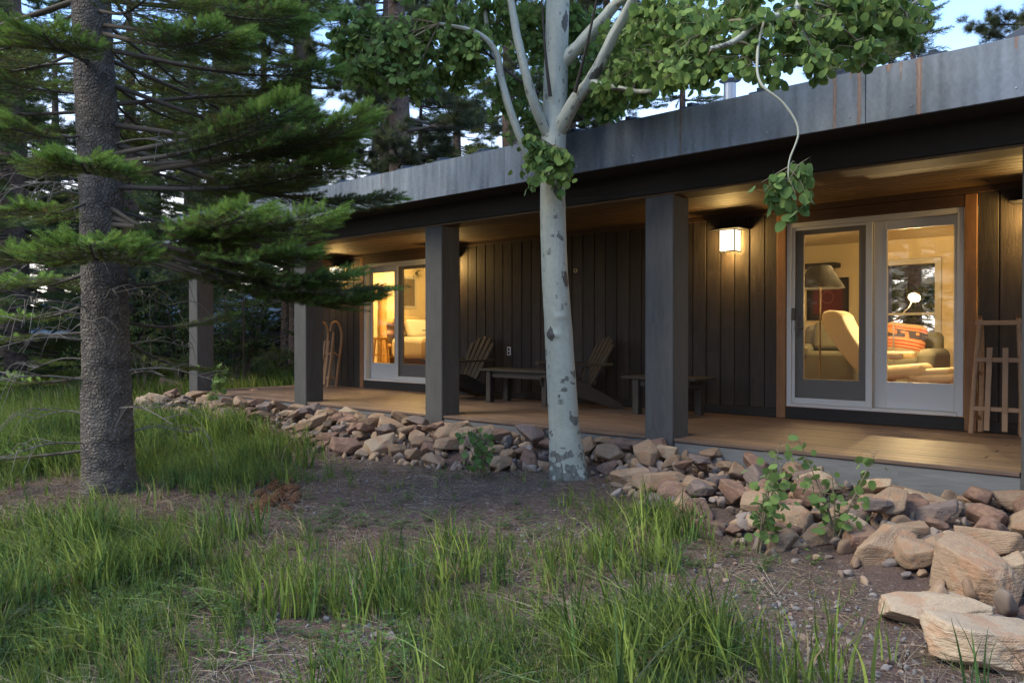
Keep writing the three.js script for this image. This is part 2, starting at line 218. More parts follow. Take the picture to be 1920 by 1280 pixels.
  // door surrounds
  for (const [a, b] of openings) {
    for (const [p, q] of [[a, a + 0.105], [b - 0.105, b]]) part('door_trim', span(p, q, 0.402, 2.745, ZW - 0.02, ZW + 0.026, 0.004, 1, rh() * 9, rh() * 9), M.cedar, house);
    part('door_header', span(a + 0.107, b - 0.107, 2.632, 2.745, ZW - 0.02, ZW + 0.024, 0.004, 0, rh() * 9, 0), M.brown, house);
    part('door_sill_board', span(a + 0.107, b - 0.107, 0.402, 0.535, ZW - 0.02, ZW + 0.014, 0.003, 0, rh() * 9, 0), M.dark, house);
  }
  // sliding doors; s = +1: screen on the left half
  const door = (X0, s) => {
    const w = 1.79, f = 0.055, y0 = 0.54, y1 = 2.625, zf = ZW + 0.012, X = (u) => s > 0 ? X0 + u : X0 + w - u, sp = (u0, u1, a, b, z0, z1, c = 0.003) => span(Math.min(X(u0), X(u1)), Math.max(X(u0), X(u1)), a, b, z0, z1, c);
    const D = part('sliding_door', merge([sp(0, f, y0, y1, zf - 0.15, zf), sp(w - f, w, y0, y1, zf - 0.15, zf), sp(f, w - f, y1 - f, y1, zf - 0.15, zf - 0.001), sp(f, w - f, y0, y0 + 0.03, zf - 0.15, zf + 0.012)]), M.white, house);
    const leaf = (name, u0, u1, g0, g1, zz, mat, top) => { part(name, merge([sp(u0, g0, y0 + 0.032, y1 - f - 0.002, zz - 0.045, zz), sp(g1, u1, y0 + 0.032, y1 - f - 0.002, zz - 0.045, zz), sp(g0, g1, y0 + 0.032, 0.855, zz - 0.045, zz - 0.001), sp(g0, g1, top, y1 - f - 0.002, zz - 0.045, zz - 0.001), ...[[g0 - 0.014, g0 + 0.006], [g1 - 0.006, g1 + 0.014]].map(([p, q]) => sp(p, q, 0.845, top + 0.01, zz, zz + 0.006, 0.002))]), mat, D); part('glass_pane', sp(g0 - 0.005, g1 + 0.005, 0.85, top + 0.005, zz - 0.026, zz - 0.0259 + 0.0, 0).clone(), M.glass, D); };
    // panes are single sheets
    leaf('door_panel', f + 0.002, 0.93, 0.172, 0.785, zf - 0.05, M.taupe, 2.485);
    leaf('door_panel', 0.90, w - f - 0.002, 1.045, 1.69, zf - 0.10, M.white, 2.47);
    D.children.filter((c) => c.name === 'glass_pane').forEach((c) => { c.geometry.computeBoundingBox(); const b = c.geometry.boundingBox; c.geometry = new THREE.PlaneGeometry(b.max.x - b.min.x, b.max.y - b.min.y).translate((b.max.x + b.min.x) / 2, (b.max.y + b.min.y) / 2, b.max.z); });
    const zs = zf - 0.012, sf = part('screen_frame', merge([sp(f + 0.003, f + 0.035, y0 + 0.034, y1 - f - 0.003, zs - 0.016, zs), sp(0.86, 0.925, y0 + 0.034, y1 - f - 0.003, zs - 0.016, zs), sp(f + 0.035, 0.86, y0 + 0.034, y0 + 0.10, zs - 0.016, zs - 0.001), sp(f + 0.035, 0.86, y1 - f - 0.035, y1 - f - 0.003, zs - 0.016, zs - 0.001)]), M.white, D);
    const A = X(f + 0.035), B = X(0.86); part('insect_screen', new THREE.PlaneGeometry(Math.abs(B - A), 1.91).translate((A + B) / 2, 1.585, zs - 0.01), M.screen, D);
    part('door_handle', merge([sp(0.062, 0.098, 1.52, 1.66, zs, zs + 0.022, 0.004), sp(0.105, 0.135, 1.34, 1.55, zs, zs + 0.012, 0.004), sp(0.10, 0.20, 1.425, 1.44, zs + 0.012, zs + 0.03, 0.003)]), std([0.09, 0.085, 0.08], 0.4, { metalness: 0.7 }), D);
  };
  door(-3.562, 1); door(-11.345, -1);
  // rooms
  const room = (a, b, ceilY, z1, wallM) => {
    part('room_floor', span(a, b, 0.42, 0.5, z1, ZW - 0.172, 0.002, 0), M.cedar, house);
    part('room_ceiling', span(a, b, ceilY, ceilY + 0.06, z1, ZW - 0.172, 0.002), M.ceilPaint, house);
    part('room_wall', span(a - 0.1, a - 0.002, 0.42, ceilY + 0.05, z1, ZW - 0.172, 0.002), wallM, house);
    part('room_wall', span(b + 0.002, b + 0.1, 0.42, ceilY + 0.05, z1, ZW - 0.172, 0.002), wallM, house);
    const wx = b < -6 ? null : [-3.75, -3.05];
    part('room_wall', wx ? merge([span(a, wx[0], 0.5, ceilY, z1 - 0.1, z1 - 0.002, 0.002), span(wx[1], b, 0.5, ceilY, z1 - 0.1, z1 - 0.002, 0.002), span(wx[0], wx[1], 0.5, 1.24, z1 - 0.1, z1 - 0.002, 0.002), span(wx[0], wx[1], 2.45, ceilY, z1 - 0.1, z1 - 0.002, 0.002)]) : span(a, b, 0.5, ceilY, z1 - 0.1, z1 - 0.002, 0.002), wallM, house);
    for (const [p, q] of openings) if (p > a && q < b) part('room_wall', merge([span(a, p, 0.5, ceilY, ZW - 0.19, ZW - 0.173, 0.002), span(q, b, 0.5, ceilY, ZW - 0.19, ZW - 0.173, 0.002), span(p, q, 2.65, ceilY, ZW - 0.19, ZW - 0.173, 0.002)]), wallM, house);
  };
  room(-5.4, 0.9, 2.85, -13.2, M.plaster); room(-13.2, -7.6, 2.85, -13.2, std([0.76, 0.68, 0.5], 0.9));
  // room window, onto the dark garden behind
  const wf = part('room_window', merge([span(-3.84, -3.75, 1.15, 2.54, -13.2, -13.17, 0.003), span(-3.05, -2.96, 1.15, 2.54, -13.2, -13.17, 0.003), span(-3.75, -3.05, 2.45, 2.54, -13.2, -13.17, 0.003), span(-3.75, -3.05, 1.15, 1.24, -13.2, -13.16, 0.003), span(-3.75, -3.05, 1.66, 1.70, -13.21, -13.19, 0.003)]), M.white, house);
  part('window_pane', new THREE.PlaneGeometry(0.7, 1.21).translate(-3.4, 1.845, -13.25), M.glass, wf);
  // small fittings on the siding
  const ol = part('outlet_cover', merge([cbox(0.075, 0.125, 0.012, 0.004)]), std([0.6, 0.6, 0.58], 0.4), house, [-7.83, 1.11, ZW + 0.008]);
  for (const y of [-0.028, 0.028]) part('socket', cbox(0.036, 0.034, 0.006, 0.003), M.black, ol, [0, y, 0.008]);
  const rg = part('round_bell_plate', new THREE.TorusGeometry(0.024, 0.008, 8, 20), std([0.55, 0.45, 0.3], 0.35, { metalness: 0.8 }), house, [-6.577, 2.257, ZW + 0.008]); part('bell_button', new THREE.CylinderGeometry(0.011, 0.011, 0.012, 12).rotateX(Math.PI / 2), M.black, rg);
}
// ---------- wall lamps ----------
const warm = rgb(1, 0.62, 0.19);
function wallLamp(x, label) {
  const t = thing('wall_lamp', label, 'wall lamp', [x, 2.47, ZW], 0, 'lanterns on the porch wall');
  part('back_plate', cbox(0.13, 0.24, 0.02, 0.004), M.black, t, [0, 0.02, 0.011]);
  const cap = new THREE.CylinderGeometry(0.09, 0.285, 0.035, 4, 1).rotateY(Math.PI / 4); part('cap', merge([cap.scale(1, 1, 0.72).translate(0, 0.152, 0.15), cbox(0.40, 0.008, 0.29, 0.002).translate(0, 0.131, 0.15)]), M.black, t);
  const z = 0.13, w = 0.095, bars = []; for (const a of [-1, 1]) for (const b of [-1, 1]) bars.push(cbox(0.012, 0.26, 0.012, 0.002).translate(a * w, 0, z + b * 0.085));
  for (const y of [-0.13, 0.125]) { for (const b of [-1, 1]) bars.push(cbox(0.2, 0.012, 0.012, 0.002).translate(0, y, z + b * 0.085)); for (const a of [-1, 1]) bars.push(cbox(0.012, 0.012, 0.18, 0.002).translate(a * w, y, z)); }
  part('frame', merge(bars), M.black, t);
  const glow = std([0.9, 0.85, 0.75], 0.6, { emissive: rgb(1, 0.86, 0.62), emissiveIntensity: 0.75 });
  part('frosted_glass', merge([cbox(0.178, 0.242, 0.004, 0.001).translate(0, 0, z + 0.084), cbox(0.004, 0.242, 0.16, 0.001).translate(-0.093, 0, z), cbox(0.004, 0.242, 0.16, 0.001).translate(0.093, 0, z)]), glow, t);
  const l = new THREE.PointLight(warm, 0.8); l.position.set(0, 0.0, z + 0.01); l.castShadow = true; l.shadow.radius = 3.5; t.add(l); l.name = 'lamp_light';
}
wallLamp(-4.2, 'black lantern with lit frosted glass on siding left of the right sliding door');
wallLamp(-1.15, 'black lantern at the right edge, above the slatted sled');
wallLamp(-12.0, 'black lantern left of the left sliding door, above the curled sled');
wallLamp(-9.06, 'black lantern right of the left sliding door, behind a porch post');

// ---------- porch furniture ----------
function adirondack(p, ry, label) {
  const t = thing('adirondack_chair', label, 'chair', p, ry, 'slatted chairs on the porch');  // faces +z
  for (const s of [-1, 1]) {
    part('rear_leg', extr(poly([[0.42, 0.40], [0.42, 0.28], [0.30, 0.24], [-0.45, 0.0], [-0.56, 0.0], [-0.50, 0.07], [-0.1, 0.29], [0.1, 0.38]]), 0.026, 0.003, 4).rotateY(-Math.PI / 2), M.chair, t, [s * 0.26 + 0.013, 0, 0]);
    part('front_leg', cbox(0.03, 0.56, 0.10, 0.004), M.chair, t, [s * 0.292, 0.28, 0.33]);
    part('arm', extr(poly([[0.46, -0.09], [0.46, 0.07], [0.40, 0.09], [-0.1, 0.07], [-0.36, 0.03], [-0.36, -0.05], [0.3, -0.08]]), 0.024, 0.004, 4).rotateX(-Math.PI / 2).rotateY(-Math.PI / 2), M.chair, t, [s * 0.315, 0.565, 0]).scale.x = s;
  }
  for (let k = 0; k < 6; k++) { const u = k / 5; part('seat_slat', cbox(0.52, 0.02, 0.075, 0.004, 0, k, k * 3), M.chair, t, [0, lerp(0.408, 0.26, u), lerp(0.40, -0.06, u)], [0.31, 0, 0]); }
  const tilt = -0.5;
  for (let k = 0; k < 5; k++) { const o = k - 2, w = 0.088, h = [0.66, 0.74, 0.77, 0.74, 0.66][k], s = new THREE.Shape(); s.moveTo(-w / 2, 0); s.lineTo(w / 2, 0); const rl = o < 0 ? 0.06 : o > 0 ? 0 : 0.02, rr = o > 0 ? 0.06 : o < 0 ? 0 : 0.02; s.lineTo(w / 2, h - rr); s.quadraticCurveTo(w / 2, h + 0.01, 0, h + 0.01); s.quadraticCurveTo(-w / 2, h + 0.01, -w / 2, h - rl); s.closePath();
    part('back_slat', extr(s, 0.018, 0.003, 5).rotateZ(-o * 0.055).translate(o * 0.098, 0, 0).rotateX(tilt), M.chair, t, [0, 0.24, -0.08]); }
  for (const h of [0.12, 0.42]) part('back_brace', cbox(0.52, 0.06, 0.025, 0.004).translate(0, h, -0.016).rotateX(tilt), M.chair, t, [0, 0.24, -0.08]);
}
adirondack([-8.27, DECK, -8.2], -0.2, 'dark slatted chair behind the post, left of the low table');
adirondack([-6.12, DECK, -8.2], -0.6, 'dark slatted chair just right of the aspen trunk');
function lowTable(p, L, D, H, label, n) {
  const t = thing('low_table', label, 'table', p, 0, 'low plank tables on the porch');
  for (let k = 0; k < n; k++) part('top_plank', cbox(L, 0.032, D / n - 0.006, 0.004, 0, k * 1.3, k * 2.1), M.chair, t, [0, H - 0.016, -D / 2 + (k + 0.5) * D / n]);
  for (const s of [-1, 1]) { part('apron', cbox(L - 0.24, 0.085, 0.03, 0.004), M.chair, t, [0, H - 0.077, s * (D / 2 - 0.075)]); part('apron', cbox(0.03, 0.085, D - 0.2, 0.004), M.chair, t, [s * (L / 2 - 0.135), H - 0.077, 0]); for (const q of [-1, 1]) part('leg', cbox(0.085, H - 0.034, 0.085, 0.006), M.chair, t, [s * (L / 2 - 0.19), (H - 0.034) / 2, q * (D / 2 - 0.05 - 0.015)]); }
}
lowTable([-7.05, DECK, -8.25], 1.4, 0.5, 0.475, 'dark low plank table between the two slatted chairs', 4);
lowTable([-4.8, DECK, -8.25], 1.0, 0.52, 0.455, 'dark low plank table half hidden behind the nearest porch post', 4);

// ---------- sleds (built lying on their tails, deck facing +z, runners towards the wall) ----------
function sled(name, p, ry, lean, H, W, slats, curl, label) {
  const t = thing(name, label, 'sled', p, ry), root = new THREE.Group(), add = (n, g) => part(n, g.rotateX(-lean), M.sled, t);
  const dep = 0.2, pts = (s) => [V(s, 0, -dep), V(s * 1.0, H * 0.35, -dep), V(s * 1.02, H * 0.72, -dep * 1.0), V(s, H * 0.9, -dep * 0.85), V(s, H * (0.96 + curl * 0.06), -dep * 0.3), V(s, H * (0.95 + curl * 0.05), dep * curl * 0.35), V(s, H * 0.86, dep * curl * 0.45 + 0.005)];
  for (const s of [-W / 2, W / 2]) {
    add('runner', tube(curl ? pts(s) : [V(s, 0.02, -dep), V(s, H * 0.4, -dep), V(s, H * 0.75, -dep * 0.8), V(s * 0.96, H * 0.93, -dep * 0.35), V(s * 0.94, H * 0.985, 0.02)], [0.024, 0.022, 0.018], 8, 30));
    add('side_rail', tube([V(s * (curl ? 1 : 1.25), 0, 0), V(s * (curl ? 1 : 1.12), H * 0.5, 0), V(s * 0.94, H * (curl ? 0.86 : 0.96), 0.005)], [0.024, 0.022, 0.019], 8, 16));
    for (const h of [0.12, 0.5]) add('strut', bar(V(s, H * h, -dep), V(s * (curl ? 1 : 1.12), H * (h + 0.06), 0), 0.022, 0.022));
  }
  for (const h of (curl ? [0.14, 0.52] : [0.21, 0.62, 0.93])) add('cross_bar', bar(V(-W / 2 * 1.15, H * h, 0.006), V(W / 2 * 1.15, H * h, 0.006), 0.03, 0.042));
  for (let k = 0; k < slats; k++) { const x = (k - (slats - 1) / 2) * W / (slats + 0.6); add('slat', bar(V(x * 1.15, H * 0.03, 0.03), V(x, H * 0.72, 0.03), 0.046, 0.016, 0.003, V(0, 0, 1))); }
}
sled('slatted_sled', [-1.43, DECK + 0.02, -8.43], 0.0, 0.10, 1.13, 0.33, 2, 0, 'weathered wooden sled leaning beside the right sliding door');
sled('curled_sled', [-12.03, DECK + 0.02, -8.32], 0.12, 0.16, 1.16, 0.36, 3, 1, 'wooden sled with curled runners leaning left of the left sliding door');

// ---------- right room ----------
const roomWarm = rgb(1, 0.68, 0.28);
function bulbLight(parent, p, intensity, r, c = roomWarm, glow = 30) { const b = part('bulb', new THREE.SphereGeometry(r, 14, 10), std([1, 0.9, 0.7], 0.5, { emissive: rgb(1, 0.8, 0.45), emissiveIntensity: glow }), parent, p); const l = new THREE.PointLight(c, intensity); l.position.set(p[0], p[1], p[2]); l.castShadow = true; l.shadow.radius = 1.5; l.name = 'bulb_light'; parent.add(l); }
const cushion = (w, h, d, r = 0.06, seg = 4) => new RoundedBoxGeometry(w, h, d, seg, Math.min(r, w / 2.1, h / 2.1, d / 2.1));
const fabric = tex(256, 256, (u, v) => 0.5 + 0.25 * Math.sin(u * 800) * Math.sin(v * 800) + 0.25 * noise(u * 60, v * 60, 3, 60), false, 4, 4);
const olive = std([0.115, 0.108, 0.078], 0.95, { bumpMap: fabric, bumpScale: 0.002 }), cream = std([0.62, 0.52, 0.36], 0.55);
{
  const t = thing('sofa', 'olive upholstered sofa behind the recliner in the right room', 'sofa', [-3.5, 0.5, -12.0], 0);
  part('base', cushion(1.5, 0.34, 0.85, 0.04), olive, t, [0, 0.24, 0]); part('backrest', cushion(1.5, 0.6, 0.22, 0.1), olive, t, [0, 0.6, -0.38]);
  for (const s of [-1, 1]) part('arm', cushion(0.24, 0.66, 0.94, 0.11, 6), olive, t, [s * 0.72, 0.34, 0.02]);
  for (const s of [-1, 1]) part('seat_cushion', cushion(0.6, 0.16, 0.66, 0.06), olive, t, [s * 0.305, 0.47, 0.07]);
}
{
  const t = thing('armchair', 'olive rounded armchair with its side to the left pane of the right door', 'armchair', [-3.92, 0.5, -11.2], 0.25);
  part('body', cushion(0.75, 0.62, 0.8, 0.07), olive, t, [0, 0.32, 0]); part('backrest', cushion(0.75, 0.55, 0.2, 0.1), olive, t, [0, 0.72, -0.32], [-0.12, 0, 0]); for (const s of [-1, 1]) part('arm', cushion(0.18, 0.22, 0.82, 0.09), olive, t, [s * 0.31, 0.62, 0.02]);
  part('cushion', cushion(0.5, 0.42, 0.16, 0.08), olive, t, [0.02, 0.83, -0.1], [-0.25, 0, 0]);
}
{
  const t = thing('recliner', 'cream leather recliner with its back to the left pane of the right door', 'recliner', [-3.02, 0.5, -10.35], 1.62);  // faces +x
  const side = new THREE.Shape(); side.moveTo(-0.12, 0.36); side.lineTo(0.08, 0.38); side.quadraticCurveTo(-0.28, 0.75, -0.40, 1.08); side.quadraticCurveTo(-0.48, 1.17, -0.58, 1.12); side.quadraticCurveTo(-0.62, 1.06, -0.56, 0.94); side.quadraticCurveTo(-0.35, 0.6, -0.12, 0.36);
  part('backrest', extr(side, 0.5, 0.03, 12).rotateY(-Math.PI / 2), cream, t, [0.25, 0, 0]);
  part('seat', cushion(0.58, 0.17, 0.62, 0.08), cream, t, [0, 0.40, 0.26], [-0.1, 0, 0]); part('seat_front', cushion(0.56, 0.14, 0.28, 0.07), cream, t, [0, 0.33, 0.5], [0.4, 0, 0]);
  for (const s of [-1, 1]) part('armrest', cushion(0.09, 0.09, 0.5, 0.045), cream, t, [s * 0.34, 0.6, 0.1]);
  part('base', merge([new THREE.CylinderGeometry(0.3, 0.32, 0.035, 28).translate(0, 0.02, 0.1), new THREE.CylinderGeometry(0.04, 0.05, 0.3, 14).translate(0, 0.18, 0.1), cbox(0.6, 0.05, 0.06).translate(0, 0.3, 0.1)]), M.cedar, t);
}
{
  const t = thing('footstool', 'cream leather footstool in front of the recliner', 'footstool', [-2.35, 0.5, -10.35], 1.62);
  part('pad', merge([cushion(0.5, 0.11, 0.44, 0.05), cushion(0.46, 0.09, 0.36, 0.04).translate(0, 0.07, 0)]), cream, t, [0, 0.34, 0], [-0.08, 0, 0]); part('base', merge([new THREE.CylinderGeometry(0.2, 0.22, 0.03, 24).translate(0, 0.015, 0), cbox(0.06, 0.28, 0.06).translate(0, 0.15, 0)]), M.cedar, t);
}
{
  const pm = tex(128, 128, (u, v) => { const n = noise(u * 20, v * 6, 3); if (v < 0.18) return [0.55, 0.42, 0.25]; if (v > 0.88) return [0.5, 0.36, 0.2]; const b = Math.sin(v * 60); const mid = Math.abs(v - 0.62); if (mid < 0.12 && noise(u * 9, v * 9, 7) > 0.42) return [0.05, 0.035, 0.05]; if (mid < 0.17) return [0.55, 0.16 + 0.1 * n, 0.09]; return b > 0.75 ? [0.55, 0.4, 0.2] : [0.45, 0.06 + 0.05 * n, 0.035]; });
  const g = new THREE.SphereGeometry(1, 24, 16), P = g.attributes.position; for (let i = 0; i < P.count; i++) { const x = P.getX(i), y = P.getY(i), z = P.getZ(i), sg = (q, e) => Math.sign(q) * Math.pow(Math.abs(q), e); const X = sg(x, 0.45), Y = sg(y, 0.45), k = 1 - 0.12 * (1 - X * X) * 0 - 0.08 * (1 - Math.abs(X * Y)); P.setXYZ(i, X * k, Y * k, z * (1.05 - 0.75 * Math.max(X * X, Y * Y))); g.attributes.uv.setXY(i, X * 0.5 + 0.5, Y * 0.5 + 0.5); } g.computeVertexNormals();
  const t = tag(part('pillow', g, std([0.5, 0.5, 0.5], 0.9, { map: pm }), scene, [-3.12, 1.29, -11.83], [-0.3, 0.25, -0.08]), 'red striped woven pillow propped on the sofa', 'pillow'); t.scale.set(0.29, 0.25, 0.11);
}
{
  const t = thing('floor_lamp', 'tall floor lamp with dark tapered shade in the right room', 'floor lamp', [-3.70, 0.5, -10.2]);
  part('base', new THREE.CylinderGeometry(0.14, 0.15, 0.02, 24), M.black, t, [0, 0.011, 0]); part('pole', new THREE.CylinderGeometry(0.011, 0.011, 1.7, 10), std([0.25, 0.17, 0.09], 0.4, { metalness: 0.7 }), t, [0, 0.87, 0]);
  part('shade', new THREE.LatheGeometry([[0.13, 0.29], [0.30, 0], [0.296, 0], [0.126, 0.288]].map(([x, y]) => new THREE.Vector2(x, y)), 32), std([0.028, 0.027, 0.025], 0.8, { side: THREE.DoubleSide }), t, [0, 1.455, 0]);
  bulbLight(t, [0, 1.58, 0], 1.55, 0.03, roomWarm, 20);
}
{
  const t = thing('swing_arm_lamp', 'bright bare reading lamp on a thin swing arm beside the sofa', 'lamp', [-3.13, 0.5, -11.35]);
  part('stand', merge([new THREE.CylinderGeometry(0.009, 0.009, 1.05, 8).translate(0, 0.525, 0), new THREE.CylinderGeometry(0.1, 0.11, 0.02, 20).translate(0, 0.01, 0)]), M.steel, t); part('arm', merge([bar(V(0, 1.04, 0), V(0.22, 1.22, 0.1), 0.012, 0.012), bar(V(0.22, 1.22, 0.1), V(0.29, 1.38, 0.14), 0.012, 0.012)]), M.steel, t);
  part('lamp_head', new THREE.LatheGeometry([[0.02, 0.1], [0.055, 0.06], [0.075, 0.0], [0.071, 0.0], [0.05, 0.057]].map(([x, y]) => new THREE.Vector2(x, y)), 20), M.steel, t, [0.295, 1.345, 0.15], [-0.9, 0, 0]);
  bulbLight(t, [0.30, 1.325, 0.20], 2.0, 0.035, roomWarm, 120);
}
{
  const pm = tex(128, 128, (u, v) => { const d = Math.hypot(u - 0.5, (v - 0.55)); const e = Math.min(u, v, 1 - u, 1 - v); if (e < 0.1) return [0.04, 0.03, 0.025]; const r = Math.abs(d - 0.16) < 0.015 ? 0.1 : 0; return [0.10 + r + 0.03 * noise(u * 9, v * 9, 2), 0.018 + r * 0.6, 0.022 + r * 0.5]; });
  const t = thing('framed_picture', 'framed dark red picture on the back wall of the right room', 'picture', [-4.66, 1.95, -13.195]); part('picture_frame', merge([cbox(0.68, 0.04, 0.03).translate(0, 0.33, 0), cbox(0.68, 0.04, 0.03).translate(0, -0.33, 0), cbox(0.04, 0.62, 0.03).translate(-0.32, 0, 0), cbox(0.04, 0.62, 0.03).translate(0.32, 0, 0)]), M.black, t, [0, 0, 0.016]); part('canvas', new THREE.PlaneGeometry(0.6, 0.62), std([1, 1, 1], 0.8, { map: pm }), t, [0, 0, 0.012]);
  const s = thing('wall_shelf', 'dark thick wall shelf high on the back wall of the right room', 'shelf', [-4.95, 2.5, -13.05]); part('board', cbox(1.0, 0.07, 0.28, 0.006), M.dark, s); for (const q of [-1, 1]) part('bracket', cbox(0.04, 0.12, 0.16, 0.004), M.dark, s, [q * 0.35, -0.095, -0.05]);
  const d = thing('recessed_downlight', 'small lit recessed light in the ceiling of the right room', 'ceiling light', [-3.42, 2.849, -10.5]); part('trim_ring', new THREE.TorusGeometry(0.07, 0.01, 8, 24).rotateX(Math.PI / 2), M.white, d); part('lens', new THREE.CircleGeometry(0.062, 24).rotateX(Math.PI / 2), std([1, 1, 1], 0.5, { emissive: rgb(1, 0.8, 0.5), emissiveIntensity: 6 }), d, [0, -0.002, 0]);
  const l = new THREE.PointLight(roomWarm, 2.0); l.position.set(0, -0.07, 0); l.castShadow = true; l.name = 'downlight'; d.add(l);
}
// ---------- left room ----------
{
  const linen = std([0.78, 0.76, 0.70], 0.9, { bumpMap: fabric, bumpScale: 0.003 }), gold = std([0.55, 0.45, 0.26], 0.95, { bumpMap: fabric, bumpScale: 0.003 }), log = wood([0.45, 0.26, 0.09], [0.66, 0.42, 0.17], 95, 0.6);
  const t = thing('log_bed', 'bed with peeled log posts and white linen in the left room', 'bed', [-12.0, 0.5, -11.55]); // head at -x
  for (const s of [-1, 1]) { const lp = tube([V(0, 0, 0), V(0.02, 0.6, 0.01), V(-0.02, 1.2, 0), V(0, s > 0 ? 1.9 : 1.35, 0)], [0.085, 0.075, 0.08, 0.07], 10, 20, (a, l) => 0.01 * (noise(a * 2, l * 6, 3) - 0.5)); part('bed_post', lp, log, t, [-1.1, 0, s * 0.9]); }
  part('headboard', merge([0.35, 0.62, 0.9, 1.12].map((y) => new THREE.CylinderGeometry(0.055, 0.06, 1.8, 10).rotateX(Math.PI / 2).translate(-1.1, y, 0))), log, t);
  part('bed_frame', cushion(2.1, 0.22, 1.6, 0.03), M.brown, t, [0, 0.25, 0]); part('mattress', cushion(2.05, 0.46, 1.66, 0.14), linen, t, [0.02, 0.58, 0]); part('throw_blanket', cushion(1.1, 0.47, 1.69, 0.13), gold, t, [0.5, 0.575, 0]);
  for (const z of [-0.42, 0.42]) part('bed_pillow', cushion(0.2, 0.48, 0.7, 0.1), gold, t, [-0.85, 1.02, z], [0, 0, 0.25]);
  part('bed_pillow', cushion(0.2, 0.42, 0.62, 0.1), linen, t, [-0.62, 0.98, 0.35], [0, 0, 0.35]);
  const st = thing('log_stool', 'small log stool beside the bed behind the left glass door', 'stool', [-12.2, 0.5, -9.85]);
  part('seat', new THREE.CylinderGeometry(0.17, 0.165, 0.045, 24), log, st, [0, 0.78, 0]);
  for (let k = 0; k < 4; k++) { const a = k * Math.PI / 2 + 0.7, c = Math.cos(a), s = Math.sin(a); part('leg', tube([V(c * 0.19, 0, s * 0.19), V(c * 0.11, 0.76, s * 0.11)], [0.024, 0.022], 8, 6), log, st); const c2 = Math.cos(a + 1.571), s2 = Math.sin(a + 1.571); for (const h of [0.22, 0.46]) { const q = lerp(0.19, 0.11, h / 0.76); part('rung', tube([V(c * q, h, s * q), V(c2 * q, h, s2 * q)], [0.013, 0.013], 6, 4), log, st); } }
  const pc = thing('framed_print', 'grey framed print on the wall above the log bed', 'picture', [-13.19, 2.3, -11.35], Math.PI / 2); part('picture_frame', cbox(0.62, 0.72, 0.025), M.white, pc); part('canvas', new THREE.PlaneGeometry(0.5, 0.6), std([0.16, 0.14, 0.11], 0.8), pc, [0, 0, 0.016]);
  const cl = thing('ceiling_lamp', 'round ceiling lamp in the left room', 'ceiling light', [-11.9, 2.85, -10.6]); part('dish', new THREE.SphereGeometry(0.16, 24, 8, 0, Math.PI * 2, Math.PI / 2, Math.PI / 2).scale(1, 0.5, 1), std([0.95, 0.9, 0.8], 0.5, { emissive: rgb(1, 0.8, 0.45), emissiveIntensity: 4 }), cl); const l = new THREE.PointLight(warm, 4.3); l.position.set(0, -0.14, 0); l.castShadow = true; l.shadow.radius = 4; l.name = 'ceiling_light'; cl.add(l);
}
// ---------- foliage building blocks ----------
const leafMat = (c, tr = 0.25, rough = 0.7) => new THREE.MeshPhysicalMaterial({ color: rgb(...c), roughness: rough, transmission: tr, thickness: 0, specularIntensity: 0.2, side: THREE.DoubleSide });
const needleMat = new THREE.MeshPhysicalMaterial({ color: 0xffffff, roughness: 1.0, specularIntensity: 0.2, transmission: 0.35, thickness: 0, side: THREE.DoubleSide });
function needleTwig(n, len, spread, w, seed, up = 0.25) { // bottle brush along +x, unit length
  const r = rng(seed), s = new Soup();
  for (let k = 0; k < n; k++) {
    const t = 0.02 + 0.98 * (k + r()) / n, a = r() * Math.PI * 2, ang = spread * (0.75 + 0.5 * r()) * (t > 0.9 ? 0.5 : 1), L = len * (0.75 + 0.5 * r());
    const d = V(Math.cos(ang), Math.sin(ang) * Math.cos(a) + up * 0.3, Math.sin(ang) * Math.sin(a)).normalize(), b = V(t, 0, 0), side = d.clone().cross(V(r() - 0.5, r() - 0.5, r() - 0.5)).normalize().multiplyScalar(w);
    s.tri(b.clone().sub(side), b.clone().add(side), b.clone().addScaledVector(d, L), V(d.x * 0.2, 0.5 + d.y, d.z).normalize());
  }
  return s.geo();
}
const twigGeo = needleTwig(96, 0.235, 0.95, 0.011, 5);
function sprayGeo(seed) { // flat frond, unit length, used for farther conifers
  const r = rng(seed), parts = []; const tg = needleTwig(26, 0.34, 0.9, 0.028, seed + 1);
  const put = (p, d, s, roll) => parts.push(tg.clone().applyMatrix4(M4(p, qTo(d, roll), s)));
  put(V(0.55, 0, 0), V(1, -0.05, 0), 0.42, 0); for (let k = 0; k < 5; k++) for (const sd of [-1, 1]) put(V(0.08 + k * 0.14, 0, 0), V(0.75, -0.12 + 0.2 * (r() - 0.5), sd * 0.75), 0.42 - 0.045 * k, r() * 6);
  return mergeGeometries(parts);
}
const spray = [sprayGeo(3), sprayGeo(9)];
function tuftGeo(seed) { // ponderosa tuft, needles radiating forward
  const r = rng(seed), s = new Soup();
  for (let k = 0; k < 80; k++) { const a = r() * 6.283, e = 0.2 + 1.25 * Math.sqrt(r()), d = V(Math.cos(e), Math.sin(e) * Math.cos(a), Math.sin(e) * Math.sin(a)), b = V(r() * 0.55, 0, 0), sd = d.clone().cross(V(r() - 0.5, r() - 0.5, r() - 0.5)).normalize().multiplyScalar(0.013); s.tri(b.clone().sub(sd), b.clone().add(sd), b.clone().addScaledVector(d, 0.65 + 0.35 * r()), V(d.x, d.y + 0.5, d.z).normalize()); }
  return s.geo();
}
const tuft = tuftGeo(4);
